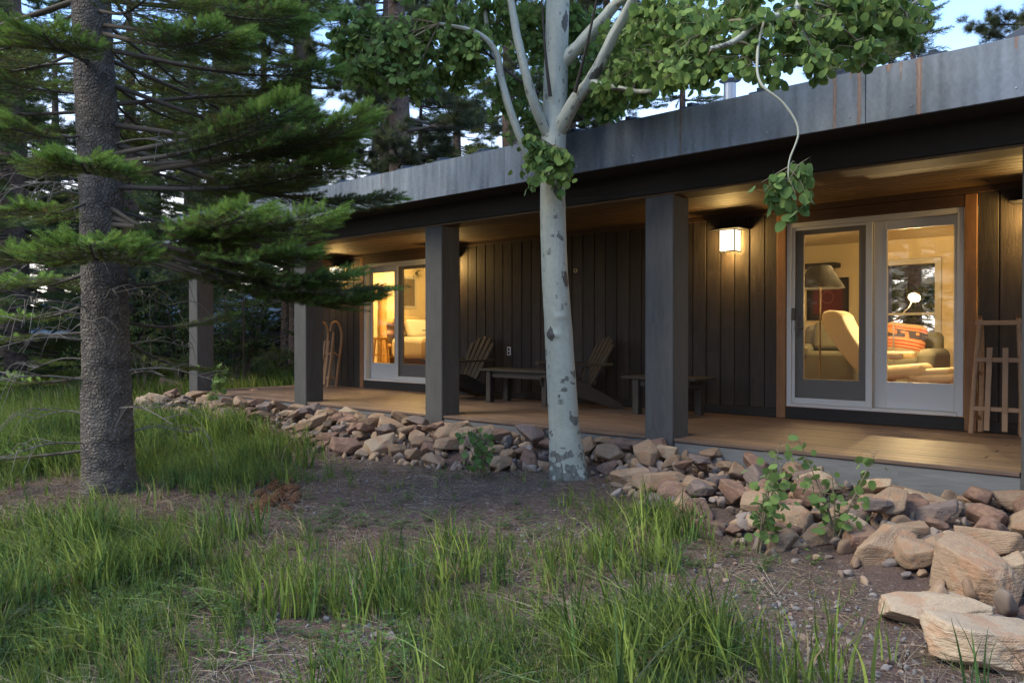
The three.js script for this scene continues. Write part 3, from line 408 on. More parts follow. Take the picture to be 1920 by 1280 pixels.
const barkTex = (c1, c2, seed, sx, sy, soft = 0.5) => { // flaky plates: broken cells over stretched noise
  const N = 512, hgt = new Float32Array(N * N), f = (u, v) => { const w = fbm(u * 8, v * 8, seed, 4, 8), x = u * sx + w * 3.2, y = v * sy + fbm(u * 9 + 4, v * 7, seed + 2, 3) * 2.6; let a = 9, b = 9; const X = Math.floor(x), Y = Math.floor(y); for (let i = -1; i <= 1; i++) for (let j = -1; j <= 1; j++) { const cx = ((X + i) % sx + sx) % sx, cy = ((Y + j) % sy + sy) % sy, d = Math.hypot(X + i + hash(cx, cy, seed) - x, Y + j + hash(cx, cy, seed + 1) - y); if (d < a) { b = a; a = d; } else if (d < b) b = d; } return clamp(clamp((b - a) * 1.7) * soft + (1 - soft) * fbm(u * 18, v * 12, seed + 6, 4, 0) * 1.1); };
  for (let j = 0; j < N; j++) for (let i = 0; i < N; i++) hgt[j * N + i] = f(i / N, j / N);
  const at_ = (u, v) => hgt[Math.min(N - 1, Math.floor(v * N)) * N + Math.min(N - 1, Math.floor(u * N))];
  return [tex(N, N, (u, v) => { const n = noise(u * 26, v * 18, seed + 5, 0), g = noise(u * 5, v * 5, seed + 7, 5), m = clamp(at_(u, v) * 0.75 + n * 0.3 + (g - 0.5) * 0.35); return c1.map((c, i) => lerp(c, c2[i], m)); }, true, 1, 1.2), tex(N, N, at_, false, 1, 1.2)]; };
const [sbC, sbB] = barkTex([0.035, 0.030, 0.027], [0.215, 0.19, 0.168], 3, 40, 20, 0.42);
const spruceBark = std([1, 1, 1], 0.95, { map: sbC, bumpMap: sbB, bumpScale: 0.035 });
const [pbC, pbB] = barkTex([0.04, 0.03, 0.026], [0.16, 0.115, 0.095], 8, 7, 4);
const pineBark = std([1, 1, 1], 0.95, { map: pbC, bumpMap: pbB, bumpScale: 0.04 });
const twigBark = std([0.075, 0.064, 0.055], 0.9), deadBark = std([0.155, 0.142, 0.13], 0.9);
const tint = (r, a, b) => rgb(...a.map((v, i) => lerp(v, b[i], r)));

// ---------- foreground spruce ----------
const OLD = [[0.066, 0.094, 0.025], [0.14, 0.175, 0.044]], FRESH = [[0.125, 0.24, 0.05], [0.25, 0.40, 0.085]], BROWNISH = [[0.10, 0.085, 0.027], [0.14, 0.125, 0.04]];
{
  const t = thing('spruce_tree', 'large spruce with rough grey trunk and bright green branch tips at left', 'tree', [-6.4, 0, -2.48]);
  const r = rng(12), tp = [[-6.40, -0.05, -2.48], [-6.41, 0.30, -2.47], [-6.42, 1.05, -2.46], [-6.43, 1.89, -2.45], [-6.46, 2.72, -2.43], [-6.49, 3.56, -2.40], [-6.51, 4.39, -2.38], [-6.54, 6.48, -2.35], [-6.58, 8.98, -2.33]].map((p) => V(p[0] + 6.4, p[1], p[2] + 2.48));
  part('trunk', tube(tp, [0.26, 0.19, 0.176, 0.163, 0.152, 0.142, 0.13, 0.10, 0.06], 48, 260, (a, l, rr) => rr * (0.13 * (fbm(Math.cos(a) * 4 + 9, l * 5, Math.sin(a) * 4, 4) - 0.5) + 0.10 * (fbm(Math.cos(a) * 11, l * 13, Math.sin(a) * 11, 2) - 0.5) + (l < 0.5 ? (0.5 - l) * 0.28 * Math.cos(a * 5 + 1) : 0))), spruceBark, t);
  const axis = (y) => { for (let i = 0; i + 1 < tp.length; i++) if (y <= tp[i + 1].y) return tp[i].clone().lerp(tp[i + 1], clamp((y - tp[i].y) / (tp[i + 1].y - tp[i].y))); return tp[tp.length - 1].clone(); };
  const twigs = [];
  const branch = (y0, tip, width, lush, freshAt) => {
    const a = axis(y0), d = tip.clone().sub(a), L = d.length(), mid = a.clone().lerp(tip, 0.5); mid.y += -0.05 * L + 0.1 * (r() - 0.5);
    const q = a.clone().lerp(tip, 0.8); q.y -= 0.05 * L; const c = new THREE.CatmullRomCurve3([a, mid, q, tip]), wood_ = [tube([a, mid, q, tip], [0.006 + 0.0085 * L, 0.005 + 0.006 * L, 0.008, 0.004], 7, 18)];
    const dir = d.clone().setY(0).normalize(), side = V(-dir.z, 0, dir.x), N = Math.round(L * 17 * lush) + 3;
    const tw = (p, dd, s, f) => { const k = f + (r() - 0.5) * 0.5; const col = k > 0.55 ? tint(r(), FRESH[0], FRESH[1]) : r() < 0.16 ? tint(r(), ...BROWNISH) : tint(r(), OLD[0], OLD[1]); twigs.push({ m: M4(p, qTo(dd, r() * 6.28), s), c: col }); };
    for (let k = 0; k < N; k++) {
      const u = 0.22 + 0.78 * (k + r() * 0.6) / N, p = c.getPoint(Math.min(1, u)), tg = c.getTangent(Math.min(1, u)), sg = k % 2 ? 1 : -1;
      const sl = width * Math.min(1, (1.04 - u) * 1.9) * Math.min(1, (u - 0.1) * 3.2) * (0.65 + 0.5 * r()) + 0.05, sd = tg.clone().multiplyScalar(0.75).addScaledVector(side, sg * 0.85).add(V(0, -0.10 + 0.14 * r(), 0)).normalize();
      if (sl > 0.12) { const e = p.clone().addScaledVector(sd, sl); e.y -= 0.05 * sl; wood_.push(tube([p, p.clone().lerp(e, 0.5).add(V(0, 0.015, 0)), e], [0.0045, 0.003, 0.0016], 4, 5)); }
      const m = Math.max(1, Math.round(sl / 0.034));
      for (let j = 0; j < m; j++) { const v = (j + 0.5) / m, o = p.clone().addScaledVector(sd, sl * v); const edge = Math.max(u, v) ; const g2 = j % 2 ? 1 : -1; const dd = sd.clone().addScaledVector(tg, 0.3).addScaledVector(sd.clone().cross(V(0, 1, 0)), g2 * 0.75).add(V(0, 0.05 + 0.28 * (r() - 0.35), 0)).normalize();
        if (u > 0.34 || r() < 0.4) tw(o, dd, 0.06 + 0.05 * r(), freshAt ? clamp((edge - 0.55) * 1.9) * freshAt : 0); }
      tw(p.clone().addScaledVector(sd, sl * 0.95), sd.clone().add(V(0, 0.12, 0)), 0.10 + 0.05 * r(), freshAt * clamp((u - 0.2) * 1.3)); if (u > 0.4 && freshAt > 0.5) for (let j = 0; j < 2; j++) tw(p.clone().addScaledVector(sd, sl * (0.6 + 0.4 * r())).add(V(0, 0.015, 0)), sd.clone().addScaledVector(tg, r()).add(V(0, 0.35 + 0.3 * r(), 0)).normalize(), 0.08 + 0.05 * r(), 1);
    }
    tw(tip, d.clone().normalize().add(V(0, 0.15, 0)), 0.14, freshAt);
    part('limb', merge(wood_), twigBark, t);
  };
  const B = [[2.72, -5.28, 2.45, -1.87], [2.01, -5.02, 1.91, -1.83], [3.43, -5.79, 3.37, -1.82], [3.72, -4.95, 3.41, -2.69], [2.68, -4.69, 2.95, -3.06], [2.59, -4.49, 2.93, -3.51], [2.22, -4.57, 2.15, -2.63], [2.18, -4.38, 2.16, -3.07], [2.89, -4.81, 2.44, -4.02], [2.14, -4.40, 1.69, -3.58], [2.14, -5.00, 1.79, -3.45], [3.35, -5.59, 2.97, -3.86], [3.14, -5.90, 3.58, -3.86], [3.60, -5.27, 3.50, -3.75], [3.55, -6.40, 3.31, -3.95], [2.51, -5.82, 2.66, -3.40], [2.39, -5.03, 2.03, -2.62], [2.93, -6.41, 2.84, -1.80], [2.43, -6.15, 2.23, -1.76], [3.22, -6.67, 3.25, -1.84], [1.97, -5.66, 1.88, -1.53], [1.64, -7.55, 1.52, -2.13], [1.38, -7.11, 1.38, -1.72], [1.05, -7.36, 0.99, -2.03], [0.47, -7.05, 0.44, -1.77], [1.89, -8.09, 1.88, -2.45], [1.72, -6.27, 1.93, -3.27], [1.47, -6.48, 1.53, -3.48], [1.38, -6.72, 1.05, -3.40], [2.26, -7.29, 2.10, -3.43], [3.89, -5.41, 3.75, -2.43], [4.14, -5.03, 3.72, -3.29], [4.22, -6.07, 3.82, -1.84], [3.97, -5.13, 4.10, -3.74], [2.18, -4.52, 1.78, -3.35], [2.09, -4.57, 1.62, -3.57], [2.05, -4.91, 1.68, -3.40], [2.30, -4.51, 1.91, -2.95], [2.51, -4.88, 2.67, -3.56], [3.01, -4.90, 2.90, -3.68]];
  B.forEach((b, i) => { const tip = V(b[1] + 6.4, b[2], b[3] + 2.48), L = tip.clone().setY(0).length(); const dark = [8, 9, 10, 11, 14, 15, 26, 27, 28, 29].includes(i), low = b[0] < 1.8; branch(b[0], tip, low ? 0.2 : 0.42, low ? 0.6 : 1.1, dark ? 0.45 : 1); if (i < 7 && L > 0.8) branch(b[0] + 0.06, tip.clone().multiplyScalar(0.93).add(V(0.1 * (r() - 0.5), 0.07 * b[2] + 0.02, 0.25 * (r() - 0.5))), 0.3, 1, 1); });
  for (let y = 2.2; y < 8.8; y += 0.075) { const a = r() * 6.283, L = (y < 4 ? 1.15 : 1.9 * (1 - (y - 4) / 6.5)) * (0.7 + 0.5 * r()); const toCam = Math.cos(a) * 0.93 + Math.sin(a) * 0.36; if (y < 3.6 && toCam > 0.45) continue; const b = axis(y); branch(y, V(b.x + Math.cos(a) * L, y - 0.12 * L + 0.25 * (r() - 0.5), b.z + Math.sin(a) * L), 0.3, 0.8, 0.55); }
  instanced('needles', twigGeo, needleMat, twigs, t);
  // bare dead twigs arching from the trunk
  const dead = [];
  for (let k = 0; k < 30; k++) { const y = 0.45 + 2.4 * r(), a = r() * 6.283, L = 0.35 + 0.6 * r(), p = axis(y), D = V(Math.cos(a), 0, Math.sin(a)), e = p.clone().addScaledVector(D, L); e.y += 0.1 * (r() - 0.6); const m = p.clone().lerp(e, 0.55); m.y += 0.07; dead.push(tube([p, m, e], [0.010, 0.006, 0.003], 5, 8)); const c = new THREE.CatmullRomCurve3([p, m, e]); for (let j = 0; j < 6; j++) { const s = c.getPoint(0.3 + 0.68 * r()), l = 0.15 + 0.35 * r(), b = a + (r() < 0.5 ? 1 : -1) * (0.5 + 0.7 * r()), q = s.clone().add(V(Math.cos(b) * l * 0.6, 0.03, Math.sin(b) * l * 0.6)), z = s.clone().add(V(Math.cos(b) * l * 1.1, -l * (0.05 + 0.75 * r()), Math.sin(b) * l * 1.1)); dead.push(tube([s, q, z], [0.0035, 0.0028, 0.0016], 4, 7)); } }
  part('dead_twigs', merge(dead), deadBark, t).userData.kind = 'stuff';
}

// ---------- aspen ----------
function leafGeo(seed, pet = 0.5) { // round aspen leaf hanging from its stalk at the origin, unit width
  const r = rng(seed), s = new Soup(), n = 12, c = V(0, -pet - 0.5, 0.04), P = []; for (let k = 0; k < n; k++) { const a = k / n * 6.283 + Math.PI / 2, tip = k === n / 2 ? 1.14 : 1, notch = k === 0 ? 0.9 : 1; P.push(V(Math.cos(a) * 0.5 * tip, -pet - 0.5 + Math.sin(a) * 0.48 * tip * notch, (r() - 0.5) * 0.05 - 0.10 * Math.cos(a) * Math.cos(a))); }
  for (let k = 0; k < n; k++) s.tri(c, P[k], P[(k + 1) % n], V(P[k].x * 0.2, P[k].y * 0.05, 1).normalize());
  s.tri(V(-0.012, 0, 0), V(0.012, 0, 0), V(0, -pet - 0.04, 0)); s.tri(V(-0.012, -pet, 0), V(0.012, -pet, 0), V(0, 0, 0)); return s.geo();
}
const leaves = [leafGeo(1), leafGeo(2, 0.7), leafGeo(3, 0.35)];
const leafMats = [[0.08, 0.145, 0.045], [0.115, 0.195, 0.06], [0.165, 0.255, 0.08]].map((c) => leafMat(c, 0.4, 0.95)), leafInst = leafMat([1, 1, 1], 0.4, 0.95);
const aspenBark = (() => {
  const R = rng(41), lent = []; for (let k = 0; k < 260; k++) lent.push([R(), R(), 0.008 + 0.05 * R() * R(), 0.0012 + 0.0022 * R()]);
  const scar = []; for (let k = 0; k < 16; k++) scar.push([R(), 0.06 + R() * 0.9, 0.03 + 0.05 * R(), 0.006 + 0.008 * R()]);
  const pat = [[0.1, 0.86, 0.11, 0.035], [0.62, 0.80, 0.12, 0.04], [0.22, 0.62, 0.10, 0.05], [0.75, 0.66, 0.13, 0.03], [0.42, 0.5, 0.10, 0.05], [0.9, 0.47, 0.14, 0.035], [0.5, 0.98, 0.07, 0.025], [0.02, 0.3, 0.2, 0.04], [0.35, 0.25, 0.1, 0.04], [0.3, 1.02, 0.05, 0.05], [0.7, 2.3, 0.08, 0.025], [0.2, 2.2, 0.06, 0.03]];
  for (let k = 0; k < 20; k++) pat.push([R(), 0.12 + 0.95 * R(), 0.04 + 0.12 * R() * R(), 0.015 + 0.02 * R()]);
  const wrap = (d) => d - Math.round(d);
  return std([1, 1, 1], 0.7, { map: tex(384, 1536, (u, v) => { // v runs from the root (0) to 7.2 m (1)
    const y = v * 7.2, n = fbm(u * 6, y * 4, 3, 4), f = noise(u * 40, y * 60, 5); let c = [lerp(0.275, 0.40, n), lerp(0.295, 0.415, n), lerp(0.25, 0.36, n)].map((q) => q * (0.93 + 0.12 * f)), k = 0;
    for (const [a, b, w, h] of lent) { const dx = Math.abs(wrap(u - a)) / w, dy = Math.abs(v - b) / h; if (dx < 1 && dy < 1) k = Math.max(k, (1 - dx) * (0.5 + 0.5 * noise(u * 90, v * 900, 2))); }
    for (const [a, b, w, h] of scar) { const dx = wrap(u - a) / w, dy = (v - b) / h, d = Math.hypot(dx, dy * (1 + 0.6 * Math.abs(dx))) + 0.5 * (noise(u * 60, v * 420, 8) - 0.5); if (d < 1) k = Math.max(k, 0.95); }
    const rough = noise(u * 14, y * 26, 6) * 0.6 + 0.4 * noise(u * 40, y * 40, 7), patch = Math.max(step(0.50, 0.12, y) * 1.05, ...pat.map(([a, b, w, h]) => { const dx = wrap(u - a) / w, dy = (y - b + 0.02 * Math.sin(u * 30)) / h; return clamp(1.25 - dx * dx - dy * dy); })); if (rough < patch * 0.62) k = Math.max(k, 0.55 + 0.4 * noise(u * 120, y * 40, 9));
    return c.map((q, i) => lerp(q, [0.055, 0.05, 0.045][i], k)); }, true), bumpMap: tex(256, 512, (u, v) => 0.6 * noise(u * 10, v * 200, 3, 0) + 0.4 * noise(u * 60, v * 120, 4, 0), false), bumpScale: 0.004 });
})();
const paleBark = std([0.30, 0.31, 0.25], 0.75), darkTwig = std([0.035, 0.028, 0.024], 0.9), greenTwig = std([0.16, 0.14, 0.09], 0.85);
{
  const t = thing('aspen_tree', 'aspen with pale scarred trunk and round leaves in front of the porch', 'tree', [-4.17, 0, -5.49]), r = rng(8), o = V(4.17, 0, 5.49), T = (l) => l.map((p) => V(...p).add(o));
  const trunk = tube(T([[-4.17, -0.05, -5.49], [-4.21, 0.54, -5.45], [-4.23, 1.01, -5.43], [-4.25, 1.48, -5.41], [-4.28, 1.95, -5.40], [-4.30, 2.66, -5.40], [-4.30, 3.38, -5.43], [-4.30, 4.34, -5.47], [-4.31, 5.56, -5.53], [-4.28, 7.23, -5.56]]), [0.185, 0.134, 0.128, 0.121, 0.116, 0.110, 0.108, 0.102, 0.08, 0.05], 40, 240, (a, l, rr, p) => { let d = rr * 0.05 * (fbm(Math.cos(a) * 2 + 3, l * 2.2, Math.sin(a) * 2, 3) - 0.5); const fl = clamp(1 - l / 0.42); d += fl * fl * (0.045 + 0.09 * Math.max(0, Math.cos(a * 4 + 0.6))); const knot = (aa, ll, s, w) => { const da = Math.atan2(Math.sin(a - aa), Math.cos(a - aa)); return s * Math.exp(-(da * da) / 0.18 - (l - ll) * (l - ll) / w); }; for (const aa of [0.3, 3.4]) d += knot(aa, 2.22, 0.022, 0.002) + knot(aa + 0.6, 2.48, 0.014, 0.002); return d + 0.004 * (noise(Math.cos(a) * 9, l * 14, Math.sin(a) * 9) - 0.5); });
  { const U = trunk.attributes.uv, P = trunk.attributes.position; for (let i = 0; i < U.count; i++) U.setXY(i, U.getX(i), clamp(P.getY(i) / 7.2, 0, 1)); }
  part('trunk', trunk, aspenBark, t);
  const limbs = [[[[-4.32, 2.66, -5.38], [-4.42, 2.97, -5.17], [-4.49, 3.31, -5.04], [-4.54, 3.56, -4.99], [-4.55, 3.79, -4.92], [-4.63, 3.92, -4.78], [-4.85, 3.99, -4.55]], 0.04], [[[-4.56, 3.65, -4.98], [-4.80, 4.02, -5.10], [-4.98, 4.74, -5.21]], 0.03], [[[-4.31, 3.05, -5.40], [-4.34, 3.37, -5.18], [-4.36, 3.63, -5.09], [-4.41, 3.91, -5.05], [-4.45, 4.23, -5.01], [-4.43, 4.64, -4.90], [-4.6, 5.4, -4.6]], 0.046], [[[-4.29, 3.10, -5.42], [-4.03, 3.37, -5.38], [-3.87, 3.52, -5.39], [-3.60, 3.85, -5.36], [-3.35, 4.14, -5.32], [-3.1, 4.7, -5.3]], 0.062], [[[-3.88, 3.49, -5.38], [-3.62, 3.38, -5.34], [-3.23, 3.26, -5.29], [-2.9, 3.3, -4.95]], 0.026], [[[-4.29, 3.72, -5.46], [-3.98, 3.99, -5.55], [-3.77, 4.20, -5.62], [-3.41, 4.50, -5.66], [-3.0, 5.1, -5.6]], 0.06], [[[-3.77, 4.20, -5.62], [-2.92, 4.08, -5.16], [-2.14, 3.74, -4.79], [-1.78, 3.33, -4.57], [-1.78, 3.19, -4.43], [-1.88, 3.15, -4.28], [-1.98, 3.00, -4.12], [-2.08, 2.96, -4.03]], 0.034], [[[-3.41, 4.50, -5.66], [-2.22, 4.26, -5.24], [-1.42, 3.91, -5.42], [-1.22, 3.54, -5.3], [-1.35, 3.3, -5.1]], 0.028]];
  limbs.forEach(([l, w], i) => { const g = tube(T(l), [w * 1.1, w * 0.92, w * 0.78, w * 0.6, w * 0.35], 12, l.length * 8, (a, q, rr) => rr * (0.22 * (noise(Math.cos(a) * 2, q * 7, Math.sin(a) * 2 + i) - 0.5) + 0.10 * (noise(Math.cos(a) * 4, q * 30, Math.sin(a) * 4) - 0.5))), U = g.attributes.uv; for (let k = 0; k < U.count; k++) U.setXY(k, U.getX(k) * 0.5 + i * 0.3, 0.3 + 0.05 * i + U.getY(k) / 7.2); part('limb', g, aspenBark, t); });
  const deadL = [[[-4.24, 3.42, -5.29], [-4.25, 3.75, -5.24], [-4.27, 4.3, -5.2]], [[-3.98, 3.40, -5.30], [-3.82, 3.75, -5.25], [-3.62, 4.3, -5.2]], [[-4.33, 3.45, -5.25], [-4.5, 3.62, -5.05], [-4.72, 3.85, -4.95]]];
  for (const l of deadL) part('dead_branch', tube(T(l), [0.018, 0.012, 0.007], 7, 12), darkTwig, t);
  // hanging twig and sprigs
  const twigsW = [], all = [];
  const put = (p, big, sz) => { const s = sz * (0.75 + 0.5 * r()), g = Math.floor(r() * 3), yaw = r() * 6.283, q = euler((r() - 0.5) * 1.3 - 0.15, yaw, (r() - 0.5) * 1.5); all.push({ p: p.clone(), q, s, g, c: Math.floor(r() * 2.6), d: p.clone().sub(o).distanceTo(V(0, CAM_Y, 0)) }); };
  const sprig = (a, b, n, sz) => { const m = a.clone().lerp(b, 0.5).add(V((r() - 0.5) * 0.06, 0.02, (r() - 0.5) * 0.06)); twigsW.push(tube([a, m, b], [0.004, 0.003, 0.0015], 4, 6)); const c = new THREE.CatmullRomCurve3([a, m, b]); for (let k = 0; k < n; k++) put(c.getPoint(0.25 + 0.75 * (k + r()) / n).add(V((r() - 0.5) * 0.05, (r() - 0.5) * 0.03, (r() - 0.5) * 0.05)), true, sz); };
  const hang = T([[-1.87, 3.15, -4.28], [-1.84, 2.90, -4.12], [-1.78, 2.70, -4.03], [-1.67, 2.58, -4.07], [-1.60, 2.43, -4.09], [-1.63, 2.26, -4.04], [-1.63, 2.15, -4.03]]);
  part('hanging_twig', tube(hang, [0.008, 0.0085, 0.0075, 0.0065, 0.0055, 0.0045, 0.003], 7, 40, (a, l, rr) => rr * 0.3 * (noise(a, l * 30, 2) - 0.5)), paleBark, t);
  for (const e of [[-1.62, 2.27, -4.1], [-1.57, 2.24, -4.08], [-1.73, 2.11, -3.94], [-1.53, 2.17, -4.13], [-1.60, 2.00, -4.06], [-1.66, 2.17, -3.98], [-1.56, 2.15, -4.1], [-1.71, 2.14, -3.96], [-1.54, 2.10, -4.12], [-1.63, 2.07, -4.03], [-1.58, 2.04, -4.08], [-1.68, 2.08, -3.99]]) sprig(hang[5].clone().lerp(hang[6], r()), V(...e).add(o).add(V((r() - 0.5) * 0.08, (r() - 0.5) * 0.1, (r() - 0.5) * 0.08)), 7, 0.06);
  for (const e of [[-4.26, 2.95, -5.02], [-4.06, 2.93, -5.2], [-4.16, 2.80, -5.08], [-4.02, 2.80, -5.22], [-4.12, 2.68, -5.12], [-4.20, 2.72, -5.03], [-4.02, 2.66, -5.22], [-4.06, 2.58, -5.16], [-4.35, 2.68, -4.92], [-4.28, 2.66, -4.98], [-4.14, 2.90, -5.06], [-3.98, 2.75, -5.26], [-4.30, 3.02, -4.98], [-4.22, 3.06, -5.04], [-4.30, 2.84, -4.97], [-4.0, 2.95, -5.26]]) { const a = V(-4.18, 2.98, -5.24).add(o); sprig(a, V(...e).add(o).add(V((r() - 0.5) * 0.12, (r() - 0.5) * 0.14, (r() - 0.5) * 0.1)), 17, 0.064); }
  // crown: clumps of leaves on fine twigs
  const CL = [[-5.63, 4.13, -4.23, 0.28, 0.28], [-5.27, 3.85, -4.41, 0.42, 0.33], [-4.96, 4.09, -4.69, 0.42, 0.28], [-4.79, 3.85, -4.84, 0.28, 0.28], [-5.33, 3.63, -4.23, 0.28, 0.18], [-4.88, 4.30, -5.29, 0.39, 0.25], [-4.82, 4.27, -5.75, 0.36, 0.41], [-4.84, 3.59, -5.46, 0.30, 0.30], [-4.41, 4.23, -5.98, 0.30, 0.35], [-4.24, 3.54, -6.00, 0.30, 0.25], [-3.63, 3.92, -5.60, 0.27, 0.27], [-3.61, 3.43, -5.49, 0.31, 0.22], [-2.88, 3.34, -4.93, 0.31, 0.27], [-2.96, 3.68, -4.99, 0.31, 0.23], [-2.27, 3.22, -4.40, 0.26, 0.23], [-2.30, 2.99, -4.38, 0.26, 0.13], [-1.92, 3.10, -4.31, 0.28, 0.18], [-1.86, 2.88, -4.23, 0.24, 0.11], [-1.74, 3.10, -4.47, 0.25, 0.18], [-1.63, 2.91, -4.43, 0.21, 0.09], [-1.54, 3.17, -4.78, 0.25, 0.19], [-1.46, 3.01, -4.72, 0.18, 0.09], [-1.36, 3.29, -5.08, 0.19, 0.13], [-1.33, 3.18, -5.10, 0.13, 0.08], [-4.48, 4.74, -5.65, 0.59, 0.30], [-5.07, 4.55, -4.60, 0.74, 0.23], [-2.74, 4.06, -5.06, 0.54, 0.23], [-1.73, 3.68, -4.88, 0.46, 0.16], [-4.3, 5.6, -5.5, 0.9, 0.6], [-3.2, 5.0, -5.4, 0.7, 0.4], [-4.9, 5.3, -4.7, 0.7, 0.4], [-4.3, 6.7, -5.5, 0.7, 0.6], [-5.0, 3.75, -4.9, 0.35, 0.22], [-5.45, 3.95, -4.6, 0.38, 0.3], [-5.75, 3.85, -4.35, 0.26, 0.24], [-5.1, 3.55, -4.5, 0.3, 0.16], [-4.75, 3.35, -5.7, 0.34, 0.26], [-4.45, 3.7, -5.85, 0.34, 0.3], [-4.05, 3.85, -5.9, 0.34, 0.3], [-3.85, 3.6, -5.75, 0.34, 0.25], [-3.35, 3.5, -5.4, 0.34, 0.26], [-3.2, 3.75, -5.3, 0.34, 0.26], [-2.65, 3.45, -4.75, 0.3, 0.26], [-2.6, 3.12, -4.68, 0.26, 0.13], [-2.05, 3.35, -4.5, 0.3, 0.18], [-1.7, 3.3, -4.65, 0.3, 0.16], [-1.45, 3.28, -4.9, 0.24, 0.14]];
  const limbPts = limbs.flatMap(([l]) => { const c = new THREE.CatmullRomCurve3(T(l)); return Array.from({ length: 16 }, (_, i) => c.getPoint(0.25 + 0.75 * i / 15)); });
  for (const [x, y, z, w, h] of CL) {
    const c = V(x, y, z).add(o), root = limbPts.reduce((a, b) => b.distanceTo(c) < a.distanceTo(c) ? b : a), m = root.clone().lerp(c, 0.5).add(V(0, 0.04, 0)); twigsW.push(tube([root, m, c], [0.012, 0.008, 0.004], 5, 8));
    const n = Math.max(6, Math.round(w * h * (x < -4.2 ? 680 : 600))); for (let k = 0; k < n; k++) { const a = r() * 6.283, e = Math.acos(2 * r() - 1), q = Math.cbrt(0.15 + 0.85 * r()), dd = V(Math.sin(e) * Math.cos(a) * w * q, Math.cos(e) * h * q, Math.sin(e) * Math.sin(a) * Math.min(w, 0.34) * q); sprig(c.clone().addScaledVector(dd, 0.25), c.clone().add(dd), 5 + Math.floor(r() * 4), 0.054); }
  }
  part('twigs', merge(twigsW), greenTwig, t).userData.kind = 'stuff';
  all.sort((a, b) => a.d / a.s - b.d / b.s); const LC = [[0.09, 0.165, 0.045], [0.09, 0.17, 0.06], [0.23, 0.33, 0.095]], front = all.slice(0, 290), rest = all.slice(290);
  for (const l of front) { const m = part('leaf', leaves[l.g], leafMats[l.c], t); m.position.copy(l.p); m.quaternion.copy(l.q); m.scale.setScalar(l.s); }
  for (let g = 0; g < 3; g++) instanced('foliage', leaves[g], leafInst, rest.filter((l) => l.g === g).map((l) => ({ m: M4(l.p, l.q, l.s), c: tint(r(), LC[0], LC[2]) })), t);
}

// ---------- trees behind ----------
function firProto(seed, H, R, y0, n, tones) { // conifer with a full crown
  const r = rng(seed), g = new THREE.Group(), L = []; part('trunk', tube([V(0, -0.2, 0), V(0.05, H * 0.4, 0.03), V(0, H, 0)], [H * 0.022 + 0.05, H * 0.014 + 0.03, 0.02], 12, 20), pineBark, g); const limbs = [];
  for (let k = 0; k < n; k++) {
    const u = Math.pow((k + r()) / n, 1.0), y = y0 + (H - y0) * u, a = r() * 6.283, l = R * Math.pow(1 - u, 0.75) * (0.6 + 0.55 * r()) + 0.15, d = V(Math.cos(a), 0, Math.sin(a)), p = V(0, y, 0), e = V(d.x * l, y - 0.18 * l + (r() - 0.4) * 0.3, d.z * l); limbs.push(tube([p, p.clone().lerp(e, 0.5).add(V(0, -0.04 * l, 0)), e], [0.012 + 0.012 * l, 0.012, 0.005], 5, 5));
    const m = Math.round(l * 5.5) + 2, side = V(-d.z, 0, d.x); for (let j = 0; j < m; j++) { const v = 0.2 + 0.8 * (j + r()) / m, sg = r() < 0.5 ? 1 : -1, q = p.clone().lerp(e, v), w = l * 0.38 * (1.05 - v) + 0.06; q.addScaledVector(side, sg * w * r()); q.y += (r() - 0.6) * 0.16; L.push({ m: M4(q, qTo(d.clone().addScaledVector(side, sg * 0.8 * r()).add(V(0, -0.15 + 0.3 * r(), 0)), r() * 0.8 - 0.4), 0.36 + 0.30 * r()), c: tint(clamp(r() * 0.7 + 0.3 * v * r()), tones[0], tones[1]) }); }
  }
  part('limbs', merge(limbs), twigBark, g); const h = Math.floor(L.length / 2); instanced('needles', spray[0], needleMat, L.slice(0, h), g); instanced('needles', spray[1], needleMat, L.slice(h), g); return g;
}
